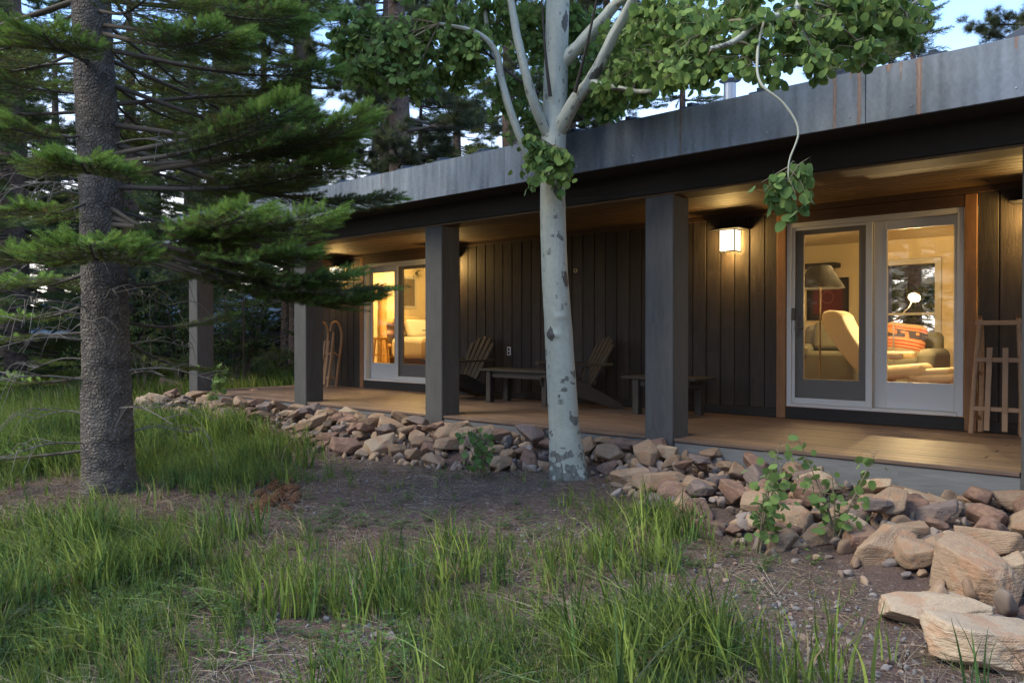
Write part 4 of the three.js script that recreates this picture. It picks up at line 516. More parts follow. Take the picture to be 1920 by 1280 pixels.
function pineProto(seed, H, R, y0, n) { // ponderosa: tall trunk, open crown of needle tufts
  const r = rng(seed), g = new THREE.Group(), L = [], limbs = []; part('trunk', tube([V(0, -0.2, 0), V(0.06, H * 0.3, 0), V(-0.04, H * 0.65, 0.03), V(0, H, 0)], [H * 0.024, H * 0.02, H * 0.013, 0.03], 20, 60, (a, l, rr) => rr * 0.10 * (fbm(Math.cos(a) * 3, l * 2, Math.sin(a) * 3, 3) - 0.5)), pineBark, g);
  for (let k = 0; k < n; k++) {
    const u = (k + r()) / n, y = y0 + (H - y0) * u, a = r() * 6.283, l = R * (0.45 + 0.65 * r()) * Math.pow(1.02 - u, 0.5), d = V(Math.cos(a), 0, Math.sin(a)), p = V(0, y, 0), e = V(d.x * l, y + (r() - 0.35) * 0.7, d.z * l), m = p.clone().lerp(e, 0.5).add(V((r() - 0.5) * 0.3, -0.15 + (r() - 0.5) * 0.3, (r() - 0.5) * 0.3)); limbs.push(tube([p, m, e], [0.035 + 0.012 * l, 0.028, 0.012], 6, 8)); const c = new THREE.CatmullRomCurve3([p, m, e]);
    for (let j = 0; j < 13; j++) { const s = c.getPoint(0.3 + 0.65 * r()), dd = V(r() - 0.5, 0.5 * (r() - 0.3), r() - 0.5).addScaledVector(d, 0.4).normalize(), ln = 0.25 + 0.55 * r(), z = s.clone().addScaledVector(dd, ln); limbs.push(tube([s, s.clone().lerp(z, 0.5).add(V(0, -0.04, 0)), z], [0.012, 0.009, 0.005], 4, 4)); for (let q = 0; q < 6; q++) L.push({ m: M4(s.clone().lerp(z, 0.45 + 0.55 * r()).add(V((r() - 0.5) * 0.16, (r() - 0.3) * 0.1, (r() - 0.5) * 0.16)), qTo(dd.clone().add(V((r() - 0.5) * 1.4, 0.35 + 0.5 * (r() - 0.5), (r() - 0.5) * 1.4)), r() * 6), 0.17 + 0.09 * r()), c: tint(r(), [0.04, 0.06, 0.03], [0.10, 0.125, 0.055]) }); }
  }
  part('limbs', merge(limbs), twigBark, g); instanced('needles', tuft, needleMat, L, g); return g;
}
const dark = [[0.06, 0.09, 0.032], [0.14, 0.175, 0.055]], mid = [[0.075, 0.11, 0.036], [0.185, 0.225, 0.065]];
const protos = { fir: [firProto(1, 10, 2.3, 0.7, 95, dark), firProto(2, 13, 2.6, 1.2, 110, mid), firProto(3, 8, 2.0, 0.4, 85, mid)], pine: [pineProto(4, 15, 2.8, 2.2, 62), pineProto(5, 17, 3.0, 3.5, 58)] };
const used = new Set();
function tree(kind, v, x, z, s, ry, label) { const src = protos[kind][v], key = kind + v, g = used.has(key) ? src.clone() : src; used.add(key); g.name = numbered(kind === 'fir' ? 'fir_tree' : 'pine_tree'); g.position.set(x, groundY(x, z) - 0.05, z); g.rotation.y = ry; g.scale.setScalar(s); g.userData = {}; tag(g, label, 'tree', 'trees of the wood around the house'); scene.add(g); return g; }
// positions are metres; each tree of the wood is placed on its own
for (const [k, v, x, z, s, ry, label] of [
  ['pine', 0, -14.9, -12.6, 1.0, 0.4, 'thick pine trunk with broken limb stubs rising behind the left part of the roof'],
  ['pine', 1, -17.6, -11.6, 0.9, 2.1, 'tall slim pine trunk left of the thick pine behind the roof'],
  ['pine', 1, -15.3, -20.0, 1.0, 5.0, 'pine behind the aspen crown, above the middle of the fascia'],
  ['fir', 1, -14.2, -17.5, 0.75, 1.0, 'dark fir standing behind the house left of the aspen crown'],
  ['fir', 0, -4.3, -16.8, 0.8, 1.9, 'dark fir filling the rear window of the right room'],
  ['fir', 2, -18.0, -11.4, 0.95, 2.4, 'low skirted fir between the two left porch posts, above the blue roof'],
  ['fir', 1, -6.0, -19.5, 1.0, 0.9, 'tall fir behind the house, over the right room'],
  ['fir', 2, -16.3, -14.6, 1.05, 5.1, 'bushy fir filling the gap right of the thick pine trunk'],
  ['fir', 1, -18.6, -18.2, 0.95, 2.2, 'fir behind the thick pine, left of the aspen limbs'],
  ['pine', 0, -12.4, -18.0, 0.85, 5.5, 'pine directly behind the aspen trunk, over the roof'],
  ['fir', 0, -10.6, -19.0, 1.0, 4.2, 'dark fir over the middle of the roof behind the aspen leaves'],
  ['pine', 1, -20.8, -17.0, 0.85, 0.5, 'pine seen between the two trunks left of the aspen'],
  ['fir', 1, 5.2, -4.6, 0.9, 0.5, 'fir outside the right frame edge, nearest the deck end'], ['fir', 0, 6.4, -1.2, 1.1, 1.5, 'dark fir outside the right frame edge, beside the garden'], ['fir', 2, 5.4, 2.4, 1.3, 2.5, 'bushy fir outside the right frame edge, behind the photographer'], ['fir', 1, 8.6, -7.0, 1.0, 3.5, 'tall fir outside the right frame edge, behind the nearest one'],
  ['fir', 2, -27.2, -12.0, 1.4, 1.3, 'broad distant fir behind the blue roof, first of the far row'], ['fir', 1, -25.8, -15.4, 1.1, 3.1, 'distant fir of the far row, seen just left of the second post'],
  ['fir', 2, -30.5, -15.8, 1.5, 5.3, 'largest distant fir of the far row behind the porch end'], ['fir', 0, -31.5, -8.6, 1.3, 0.7, 'distant dark fir of the far row beside the far left post'],

  ['pine', 1, -2.6, -19.5, 0.72, 0.9, 'pine above the right end of the roof'],
  ['pine', 0, -6.5, -21, 0.8, 2.0, 'pine behind the house hidden by the aspen leaves at right'],
  ['fir', 0, -17.5, -7.2, 1.0, 0.2, 'dark fir beyond the left end of the porch'],
  ['fir', 1, -21.5, -10.5, 1.0, 1.7, 'tall fir behind the shrubs beyond the porch end'],
  ['fir', 2, -18.2, -5.2, 1.05, 2.2, 'bushy fir right behind the spruce trunk'],
  ['fir', 0, -19.0, -0.8, 1.1, 3.0, 'dark fir left of the spruce trunk, nearest the frame edge'],
  ['fir', 2, -12.2, 0.6, 0.9, 4.1, 'small fir at the far left with low skirts'],
  ['pine', 0, -20.5, -3.5, 0.95, 4.4, 'open pine seen left of the spruce through its branches'],
  ['pine', 1, -24.0, -6.8, 1.0, 1.2, 'tall pine far behind the spruce'],
  ['fir', 1, -26.0, -1.5, 1.1, 5.2, 'large fir across the meadow at far left'],
  ['fir', 2, -20.0, -13.8, 1.0, 0.6, 'fir just right of the far porch post'],
  ['fir', 0, -29.0, -9.5, 1.2, 2.9, 'distant dark fir above the blue roof'],
  ['pine', 0, -27.5, -14.5, 1.0, 0.1, 'distant pine behind the blue roofed house'],
  ['fir', 1, -24.5, -19.5, 1.0, 3.3, 'distant fir over the left end of the roof'],
  ['pine', 1, -20.5, -23.0, 1.05, 2.6, 'distant pine between the firs over the roof'],
  ['fir', 2, -33.0, -4.0, 1.5, 1.1, 'far fir at the meadow edge beyond the left frame'],
  ['fir', 0, -34.0, -13.0, 1.3, 4.9, 'far fir closing the view between the porch posts'],
]) tree(k, v, x, z, s, ry, label);
// trees on the camera's side, which the glass doors mirror
for (const [k, v, x, z, s, ry, label] of [
  ['fir', 1, -7.2, 10.5, 0.85, 0.3, 'fir behind the camera, mirrored in the right glass door'], ['pine', 0, -9.6, 12.0, 0.8, 1.0, 'pine behind the camera, mirrored in the right glass pane'], ['fir', 0, -4.6, 13.0, 0.9, 2.0, 'dark fir behind the camera, nearest the meadow path'], ['pine', 1, -6.4, 17.0, 0.8, 3.0, 'pine far behind the camera'], ['fir', 2, -11.8, 15.0, 1.2, 4.0, 'bushy fir behind the camera'],
]) tree(k, v, x, z, s, ry, label);

// ---------- shrubs with thin stems beyond the porch ----------
const smallLeaf = (() => { const s = new Soup(); s.tri(V(0, 0, 0), V(0.28, -0.5, 0.05), V(0, -1, 0)); s.tri(V(0, 0, 0), V(0, -1, 0), V(-0.28, -0.5, 0.05)); return s.geo(); })();
function shrub(x, z, H, n, seed, label) {
  const r = rng(seed), t = thing('thin_stemmed_shrub', label, 'shrub', [x, groundY(x, z), z], 0, 'shrubs beyond the porch end'), L = [];
  for (let k = 0; k < n; k++) { const a = r() * 6.283, sp = 0.25 + 0.6 * r(), h = H * (0.7 + 0.35 * r()), st = [V((r() - 0.5) * 0.5, -0.05, (r() - 0.5) * 0.5), V(Math.cos(a) * sp * 0.5, h * 0.45, Math.sin(a) * sp * 0.5), V(Math.cos(a) * sp, h, Math.sin(a) * sp)], g = [tube(st, [0.03 - 0.012 * r(), 0.017, 0.006], 6, 10)], c = new THREE.CatmullRomCurve3(st);
    for (let j = 0; j < 16; j++) { const p = c.getPoint(0.3 + 0.7 * r()), b = r() * 6.283, l = 0.2 + 0.5 * r(), e = p.clone().add(V(Math.cos(b) * l, l * 0.5 * r(), Math.sin(b) * l)); g.push(tube([p, e], [0.005, 0.002], 4, 3)); for (let q = 0; q < 26; q++) L.push({ m: M4(p.clone().lerp(e, 0.2 + 0.8 * r()).add(V((r() - 0.5) * 0.1, (r() - 0.5) * 0.1, (r() - 0.5) * 0.1)), euler((r() - 0.5) * 2, r() * 6, (r() - 0.5) * 2), 0.055 + 0.03 * r()), c: tint(r(), [0.028, 0.05, 0.016], [0.07, 0.10, 0.03]) }); }
    part('stem', merge(g), pineBark, t); }
  instanced('foliage', smallLeaf, leafInst, L, t);
}
shrub(-15.2, -8.6, 2.9, 7, 31, 'thin dark stemmed shrub close behind the second porch post from left');
shrub(-15.9, -7.7, 2.6, 6, 32, 'thin stemmed shrub seen midway between the two left porch posts');
shrub(-16.8, -7.3, 3.0, 7, 33, 'leaning thin stemmed shrub nearest the far left porch post');
shrub(-14.6, -5.6, 1.6, 5, 34, 'low shrub left of the far left porch post');

// ---------- neighbouring house with a blue metal roof ----------
{
  const t = thing('neighbour_house', 'distant house with blue standing seam metal roof behind the shrubs', 'house', [-26.2, 0.1, -12.4], 0.62), blue = std([0.07, 0.13, 0.22], 0.6, { metalness: 0.1 }), grey = std([0.05, 0.05, 0.055], 0.8);
  part('wall', cbox(8, 1.5, 5, 0.02).translate(0, 0.75, 0), grey, t);
  const roof = part('roof', cbox(8.8, 0.09, 3.4, 0.01).rotateX(0.42).translate(0, 1.95, 1.5), blue, t);
  for (let x = -4.2; x <= 4.2; x += 0.6) part('standing_seam', cbox(0.05, 0.06, 3.38, 0.01).translate(0, 0.075, 0).rotateX(0.42).translate(x, 1.95, 1.5), blue, roof);
  part('rear_roof', cbox(8.8, 0.09, 3.4, 0.01).rotateX(-0.42).translate(0, 1.95, -1.55), blue, t); part('eave_board', cbox(8.8, 0.24, 0.05, 0.005), grey, t, [0, 1.18, 3.08]);
  part('roof_vent', merge([cbox(0.35, 0.5, 0.35, 0.02), cbox(0.42, 0.06, 0.42, 0.01).translate(0, 0.28, 0)]), blue, t, [1.2, 2.75, 0.4]);
  const f = thing('roof_flue', 'silver metal flue pipe standing on the roof behind the aspen leaves', 'flue pipe', [-5.3, 3.9, -10.9]); part('pipe', new THREE.CylinderGeometry(0.09, 0.09, 1.2, 20), M.steel, f, [0, 0.6, 0]); part('collar', new THREE.CylinderGeometry(0.13, 0.16, 0.06, 20), M.steel, f, [0, 0.1, 0]); part('cap', new THREE.ConeGeometry(0.16, 0.1, 20), M.steel, f, [0, 1.3, 0]);
}
// ---------- stones ----------
const rockBump = tex(512, 512, (u, v) => clamp(0.5 * fbm(u * 8, v * 8, 3, 5, 8) + 0.3 * fbm(u * 3, v * 40, 5, 2, 0) + 0.2 * noise(u * 90, v * 90, 6, 90)), false, 2, 2);
const rockMap = (a, b, c, seed) => tex(512, 512, (u, v) => { const n = fbm(u * 5, v * 5, seed, 5, 5), s = fbm(u * 3 + n, v * 22, seed + 4, 3), g = noise(u * 120, v * 120, seed, 120), m = clamp(0.6 * n + 0.25 * s + 0.3 * g - 0.05), st = step(0.56, 0.70, fbm(u * 4 + 3, v * 4, seed + 8, 4, 4)); return [0, 1, 2].map((i) => lerp(lerp(a[i], b[i], m), c[i], st * 0.7)); }, true, 2, 2);
const rockTones = [ // tan, red brown, purple grey, pale buff
  ['tan', rockMap([0.16, 0.105, 0.07], [0.36, 0.255, 0.17], [0.29, 0.165, 0.098], 1)], ['reddish brown', rockMap([0.105, 0.06, 0.044], [0.26, 0.155, 0.115], [0.28, 0.175, 0.12], 2)], ['purplish grey', rockMap([0.10, 0.075, 0.07], [0.24, 0.185, 0.165], [0.23, 0.14, 0.095], 3)], ['pale buff', rockMap([0.25, 0.18, 0.12], [0.46, 0.355, 0.25], [0.34, 0.20, 0.12], 4)],
].map(([n, map]) => ({ n, m: std([1, 1, 1], 0.9, { map, bumpMap: rockBump, bumpScale: 0.012 }) }));
function rockGeo(seed, detail, rough = 1) { // half extents about 1 x 0.7 x 0.85, flat broken faces
  const r = rng(seed), g0 = new THREE.IcosahedronGeometry(1, detail); g0.deleteAttribute('uv'); g0.deleteAttribute('normal'); const g = mergeVertices(g0, 1e-4), P = g.attributes.position, pl = [];
  for (const [n, h] of [[V(1, 0, 0), 1], [V(-1, 0, 0), 1], [V(0, 1, 0), 0.62], [V(0, -1, 0), 0.66], [V(0, 0, 1), 0.8], [V(0, 0, -1), 0.8]]) pl.push([n.add(V((r() - 0.5) * 0.62, (r() - 0.5) * 0.5, (r() - 0.5) * 0.62)).normalize(), h * (0.82 + 0.3 * r())]);
  for (let k = 0; k < 9; k++) { const n = V(r() - 0.5, r() - 0.5, r() - 0.5).normalize(); pl.push([n, (0.72 + 0.22 * r()) * Math.hypot(n.x, n.y * 0.7, n.z * 0.85) * 1.12]); }
  for (let i = 0; i < P.count; i++) {
    const d = V(P.getX(i), P.getY(i), P.getZ(i)).normalize(); let s = 0; for (const [n, h] of pl) { const c = n.dot(d); if (c > 0.02) s += Math.pow(c / h, 60); } const q = Math.pow(s, -1 / 60), k = q + rough * (0.10 * (fbm(d.x * 2 + seed, d.y * 2, d.z * 2, 4) - 0.5) + 0.05 * (fbm(d.x * 9, d.y * 9 + seed, d.z * 9, 2) - 0.5)); P.setXYZ(i, d.x * k, d.y * k, d.z * k);
  }
  g.computeVertexNormals(); const n = g.toNonIndexed(), p = n.attributes.position, no = n.attributes.normal, U = [], a = V(), b = V(), c = V();
  for (let i = 0; i < p.count; i += 3) { a.fromBufferAttribute(p, i); b.fromBufferAttribute(p, i + 1); c.fromBufferAttribute(p, i + 2); const f = b.clone().sub(a).cross(c.clone().sub(a)), X = Math.abs(f.x), Y = Math.abs(f.y), Z = Math.abs(f.z); for (const v of [a, b, c]) { const e = Y >= X && Y >= Z ? [v.x, v.z] : X >= Z ? [v.z, v.y] : [v.x, v.y]; U.push(e[0] * 0.25 + seed * 0.13, e[1] * 0.25); } }
  n.setAttribute('uv', new THREE.Float32BufferAttribute(U, 2)); return n;
}
const rockVar = Array.from({ length: 18 }, (_, i) => rockGeo(100 + i, 11)), bigVar = Array.from({ length: 5 }, (_, i) => rockGeo(300 + i, 24));
const placed = [];
function rock(geo, tone, x, y, z, s, q, label, group) { const m = new THREE.Mesh(geo, rockTones[tone].m); m.name = numbered('sandstone_rock'); m.castShadow = m.receiveShadow = true; m.position.set(x, y, z); m.scale.set(...s); m.quaternion.copy(q); scene.add(m); tag(m, label, 'rock', group); placed.push([x, z, (s[0] + s[2]) / 2, y]); return m; }
const big = [
  [-0.63, -3.58, 0.267, 0.180, 0.205, 0.9, 3, 0, 'broad pale flat topped boulder at the lower right corner'],
  [-0.88, -3.93, 0.234, 0.111, 0.180, 0.9, 3, 1, 'flat pale slab just behind the lower right boulder'],
  [-0.82, -4.38, 0.215, 0.219, 0.165, -0.7, 0, 2, 'large tan boulder at the right edge above the flat slab'],
  [-0.69, -4.64, 0.084, 0.150, 0.065, 0.8, 3, 3, 'pale boulder cut by the right frame edge'],
  [-1.51, -5.63, 0.167, 0.144, 0.128, 0.6, 1, 4, 'dark red brown block in the right pile'],
  [-1.42, -6.00, 0.213, 0.138, 0.163, 0.6, 3, 0, 'white speckled pale boulder under the deck at right'],
  [-1.17, -6.32, 0.176, 0.140, 0.136, 0.8, 0, 1, 'tan block under the deck beside the white speckled boulder'],
  [-1.67, -5.72, 0.182, 0.114, 0.140, -0.7, 0, 2, 'flat tan slab left of the white speckled boulder'],
  [-1.46, -4.79, 0.146, 0.135, 0.112, 0.9, 1, 3, 'shadowed dark brown block at the toe of the right pile'],
  [-1.73, -4.82, 0.152, 0.121, 0.117, 0.9, 0, 4, 'tan wedge shaped rock at the toe beside the sapling'],
  [-2.42, -4.65, 0.127, 0.108, 0.098, 0.8, 1, 0, 'squared brown rock apart from the pile in the dry grass'],
  [-3.52, -5.51, 0.207, 0.151, 0.159, 0.8, 0, 1, 'layered tan rock right of the aspen foot'],
  [-3.30, -5.61, 0.136, 0.114, 0.105, 0.8, 2, 2, 'pinkish grey rock second right of the aspen foot'],
  [-2.34, -7.34, 0.150, 0.150, 0.116, 0.9, 0, 3, 'upright tan rock touching the deck face'],
  [-2.03, -7.03, 0.176, 0.112, 0.135, 0.9, 0, 4, 'rounded tan rock against the deck face at right'],
  [-1.55, -7.17, 0.250, 0.122, 0.193, 0.9, 3, 0, 'long pale slab against the deck face at right'],
  [-1.17, -6.73, 0.165, 0.123, 0.127, 0.8, 0, 1, 'squared tan rock against the deck at the right edge'],
  [-15.49, -7.19, 0.334, 0.266, 0.257, 0.6, 1, 2, 'big red brown rock at the far left end of the border'],
  [-12.29, -7.03, 0.191, 0.239, 0.147, 0.6, 0, 3, 'upright block in front of the far left riser'],
  [-1.72, -5.28, 0.127, 0.097, 0.098, 0.9, 2, 4, 'purple grey rounded rock in the right pile'],
  [-1.66, -6.36, 0.125, 0.099, 0.096, 0.6, 0, 0, 'tan rock behind the white speckled boulder'],
  [-2.05, -2.72, 0.084, 0.065, 0.065, -0.7, 1, 1, 'flat pinkish slab half buried in the foreground grass'],
  [-3.36, -7.10, 0.188, 0.122, 0.144, 0.6, 0, 2, 'tan rock under the deck right of the nearest post'],
  [-3.33, -6.55, 0.177, 0.121, 0.136, -0.7, 2, 3, 'grey tan rock below the nearest post'],
];
big.forEach(([x, z, sx, sy, sz, yaw, tone, v, label, lift = 0], i) => rock(bigVar[v], tone, x, groundY(x, z) + sy * 0.34 + lift, z, (i < 4 ? [sx * 1.05, sy * (i ? 0.9 : 0.6), sz * 1.05] : [sx * 0.9, sy * 0.82, sz * 0.9]), euler((hash(i, 1, 1) - 0.5) * 0.25, yaw, (hash(i, 2, 1) - 0.5) * 0.25), label));
{
  const r = rng(2024), where = (x) => x > -2.2 ? 'near the right frame edge' : x > -3.9 ? 'right of the aspen' : x > -6.6 ? 'around the aspen foot' : x > -9.4 ? 'below the left sliding door' : 'at the far left end of the deck';
  let tries = 0, n = 0;
  while (n < 272 && tries++ < 60000) {
    const x = lerp(-13.4, 0.3, r()), t = toeZ(x), z = lerp(t, -6.5, Math.pow(r(), 0.85)); if (z < -6.42 && x > -13) continue;
    const k = clamp((t - z) / (t + 6.4)), sz = (0.064 + 0.08 * Math.pow(r(), 1.6)) * (x > -3.6 ? 0.92 : 1) * (tries > 30000 ? 0.7 : 1), min = sz * 0.80; // packed stones
    if (placed.some((p) => Math.hypot(p[0] - x, p[1] - z) < (min + p[2] * 0.80) * 0.84)) continue;
    if (Math.hypot(x + 4.17, z + 5.49) < 0.30 + sz) continue; if ([-3.641, -6.721, -9.528, -12.739, -0.632].some((p) => x > p - 0.31 - sz && x < p + sz && z - sz * 0.9 < -6.33)) continue; if (z - sz < -6.36) continue;
    const tone = r() < 0.44 ? 0 : r() < 0.5 ? 1 : r() < 0.55 ? 3 : 2, y = groundY(x, z) + sz * 0.45 + (0.02 + 0.10 * r()) * step(0, 0.5, k);
    rock(rockVar[Math.floor(r() * 18)], tone, x, y, z, [sz * (1.1 + 0.4 * r()), sz * (0.65 + 0.4 * r()), sz * (0.9 + 0.3 * r())], euler((r() - 0.5) * 0.9, r() * 6.283, (r() - 0.5) * 0.9), `${sz > 0.115 ? 'larger' : 'small'} ${rockTones[tone].n} rock ${k < 0.33 ? 'in the front row' : k < 0.66 ? 'mid border' : 'close to the deck'} ${where(x)}`, 'stones of the border along the deck'); n++;
  }
}
// rubble wedged between the larger stones
{
  const r = rng(505), G = [rockGeo(41, 3), rockGeo(42, 3)], L = [[], []];
  for (let n = 0; n < 1700; n++) { const x = lerp(-13.3, 0.3, r()), t = toeZ(x), z = lerp(t + 0.06, -6.34, r()), s = 0.02 + 0.055 * r() * r(); if ([-3.641, -6.721, -9.528, -12.739, -0.632].some((p) => x > p - 0.3 - s && x < p + s && z < -6.3 + s)) continue; L[n % 2].push({ m: M4(V(x, groundY(x, z) + s * 0.3 + 0.05 * r() * step(t, t - 0.4, z), z), euler(r() * 6, r() * 6, r() * 6), V(s * 1.3, s * 0.8, s)), c: tint(r(), r() < 0.5 ? [0.13, 0.085, 0.06] : [0.12, 0.10, 0.095], r() < 0.5 ? [0.36, 0.24, 0.15] : [0.27, 0.22, 0.19]) }); }
  L.forEach((l, i) => tag(instanced('rubble', G[i], std([1, 1, 1], 0.9), l), ['small broken stones wedged between the larger border rocks', 'stone chips filling gaps of the rock border'][i], 'rubble'));
}
// gravel and soil crumbs
{
  const r = rng(99), g = rockGeo(7, 2, 0.6), L = [];
  const spots = [[-0.9, -3.0, 0.9, 900], [-1.5, -3.4, 0.9, 700], [-1.3, -2.5, 0.8, 600], [-2.6, -2.0, 0.5, 420], [-3.2, -4.2, 1.3, 260], [-4.6, -4.2, 1.4, 160], [-2.4, -4.0, 0.7, 160], [-6.0, -4.4, 1.2, 90]];
  for (const [x0, z0, w, n] of spots) for (let k = 0; k < n; k++) { const a = r() * 6.283, d = w * Math.sqrt(-Math.log(1 - 0.95 * r())) * 0.7, x = x0 + Math.cos(a) * d, z = z0 + Math.sin(a) * d, s = 0.004 + 0.014 * Math.pow(r(), 4); L.push({ m: M4(V(x, groundY(x, z) + s * 0.15, z), euler(r() * 6, r() * 6, r() * 6), V(s * 1.25, s * 0.8, s)), c: tint(r(), r() < 0.3 ? [0.12, 0.07, 0.055] : [0.09, 0.08, 0.08], r() < 0.3 ? [0.28, 0.20, 0.15] : [0.23, 0.215, 0.21]) }); }
  tag(instanced('gravel', g, std([1, 1, 1], 0.85), L), 'small grey and red pebbles scattered over the bare soil', 'gravel');
}
// ---------- grass and weeds ----------
function bladeTuft(seed, n, lean, w, straight = 0.5) { // unit height tuft
  const r = rng(seed), s = new Soup();
  for (let k = 0; k < n; k++) {
    const a = r() * 6.283, d = V(Math.cos(a), 0, Math.sin(a)), b = V((r() - 0.5) * 0.22, 0, (r() - 0.5) * 0.22), h = 0.55 + 0.45 * r(), ln = lean * (0.3 + r()), sd = V(-d.z, 0, d.x), P = [];
    for (let i = 0; i <= 4; i++) { const t = i / 4, y = h * (t - 0.25 * ln * t * t * t), o = ln * t * t * h; P.push([b.clone().addScaledVector(d, o).add(V(0, y, 0)), w * (1 - Math.pow(t, 1.6)) + 0.0015]); }
    for (let i = 0; i < 4; i++) { const [p, wp] = P[i], [q, wq] = P[i + 1], A = p.clone().addScaledVector(sd, -wp), B = p.clone().addScaledVector(sd, wp), C = q.clone().addScaledVector(sd, wq), D = q.clone().addScaledVector(sd, -wq), nn = V(d.x, 0.6, d.z).normalize(); s.tri(A, B, C, nn); s.tri(A, C, D, nn); }
  }
  return s.geo();
}
const tufts = [bladeTuft(1, 7, 0.34, 0.013), bladeTuft(2, 10, 0.6, 0.0105), bladeTuft(3, 6, 0.24, 0.014), bladeTuft(4, 11, 0.95, 0.010)];
const grassMat = leafMat([1, 1, 1], 0.35, 0.95);
const G1 = [0.10, 0.175, 0.034], G2 = [0.30, 0.39, 0.095], STRAW1 = [0.26, 0.21, 0.12], STRAW2 = [0.46, 0.39, 0.26], BLUE1 = [0.075, 0.15, 0.045], BLUE2 = [0.16, 0.27, 0.085];
const gd = (x, z, cx, cz, rx, rz, rot = 0) => { const c = Math.cos(rot), s = Math.sin(rot), dx = x - cx, dz = z - cz, u = (dx * c + dz * s) / rx, v = (-dx * s + dz * c) / rz; return Math.exp(-(u * u + v * v)); };
// grass density 0..1 over the garden
function grassD(x, z) {
  let d = 0;
  d += 0.95 * gd(x, z, -3.4, -1.0, 1.3, 0.9, 0.7) + 0.8 * gd(x, z, -4.6, -1.5, 1.3, 1.0);                          // lower left
  d += 0.8 * gd(x, z, -1.9, -2.35, 0.75, 0.45, -0.75) + 0.45 * gd(x, z, -1.68, -2.8, 0.3, 0.28) + 0.6 * gd(x, z, -2.7, -2.2, 0.5, 0.35, -0.5); // tufts along the bottom edge
  d += 0.9 * gd(x, z, -7.0, -3.4, 0.9, 0.7) + 0.7 * gd(x, z, -6.3, -3.2, 0.6, 0.4) + 0.75 * gd(x, z, -3.0, -4.62, 0.5, 0.16, 0.2) + 0.3 * gd(x, z, -3.4, -2.9, 0.7, 0.35, -0.7) + 0.3 * gd(x, z, -5.6, -3.9, 0.5, 0.4) + 0.2 * gd(x, z, -2.4, -3.6, 0.5, 0.4);
  d = Math.max(d, step(-6.9, -8.2, x) * step(-5.6, -4.6, z + (x > -12.5 ? 0.25 * Math.min(0, x + 9) * 0 : 0)) * 0.9, step(-13.1, -13.8, x) * 0.9, step(-14.6, -15.4, z) * 0.6, step(0.5, 2.5, z) * 0.9);
  d *= 0.55 + 0.9 * step(0.35, 0.6, fbm(x * 1.1, z * 1.1, 6, 3));
  d -= 0.9 * gd(x, z, -2.65, -1.95, 0.35, 0.35) + 0.5 * gd(x, z, -5.1, -3.6, 0.8, 0.7);
  if (z < toeZ(x) + 0.02 && x > -13.2 && z > -6.5) d *= 0.04;
  if (x > -13.4 && x < 3 && z < -5.95 && z > -14) d = 0;
  return clamp(d);
}
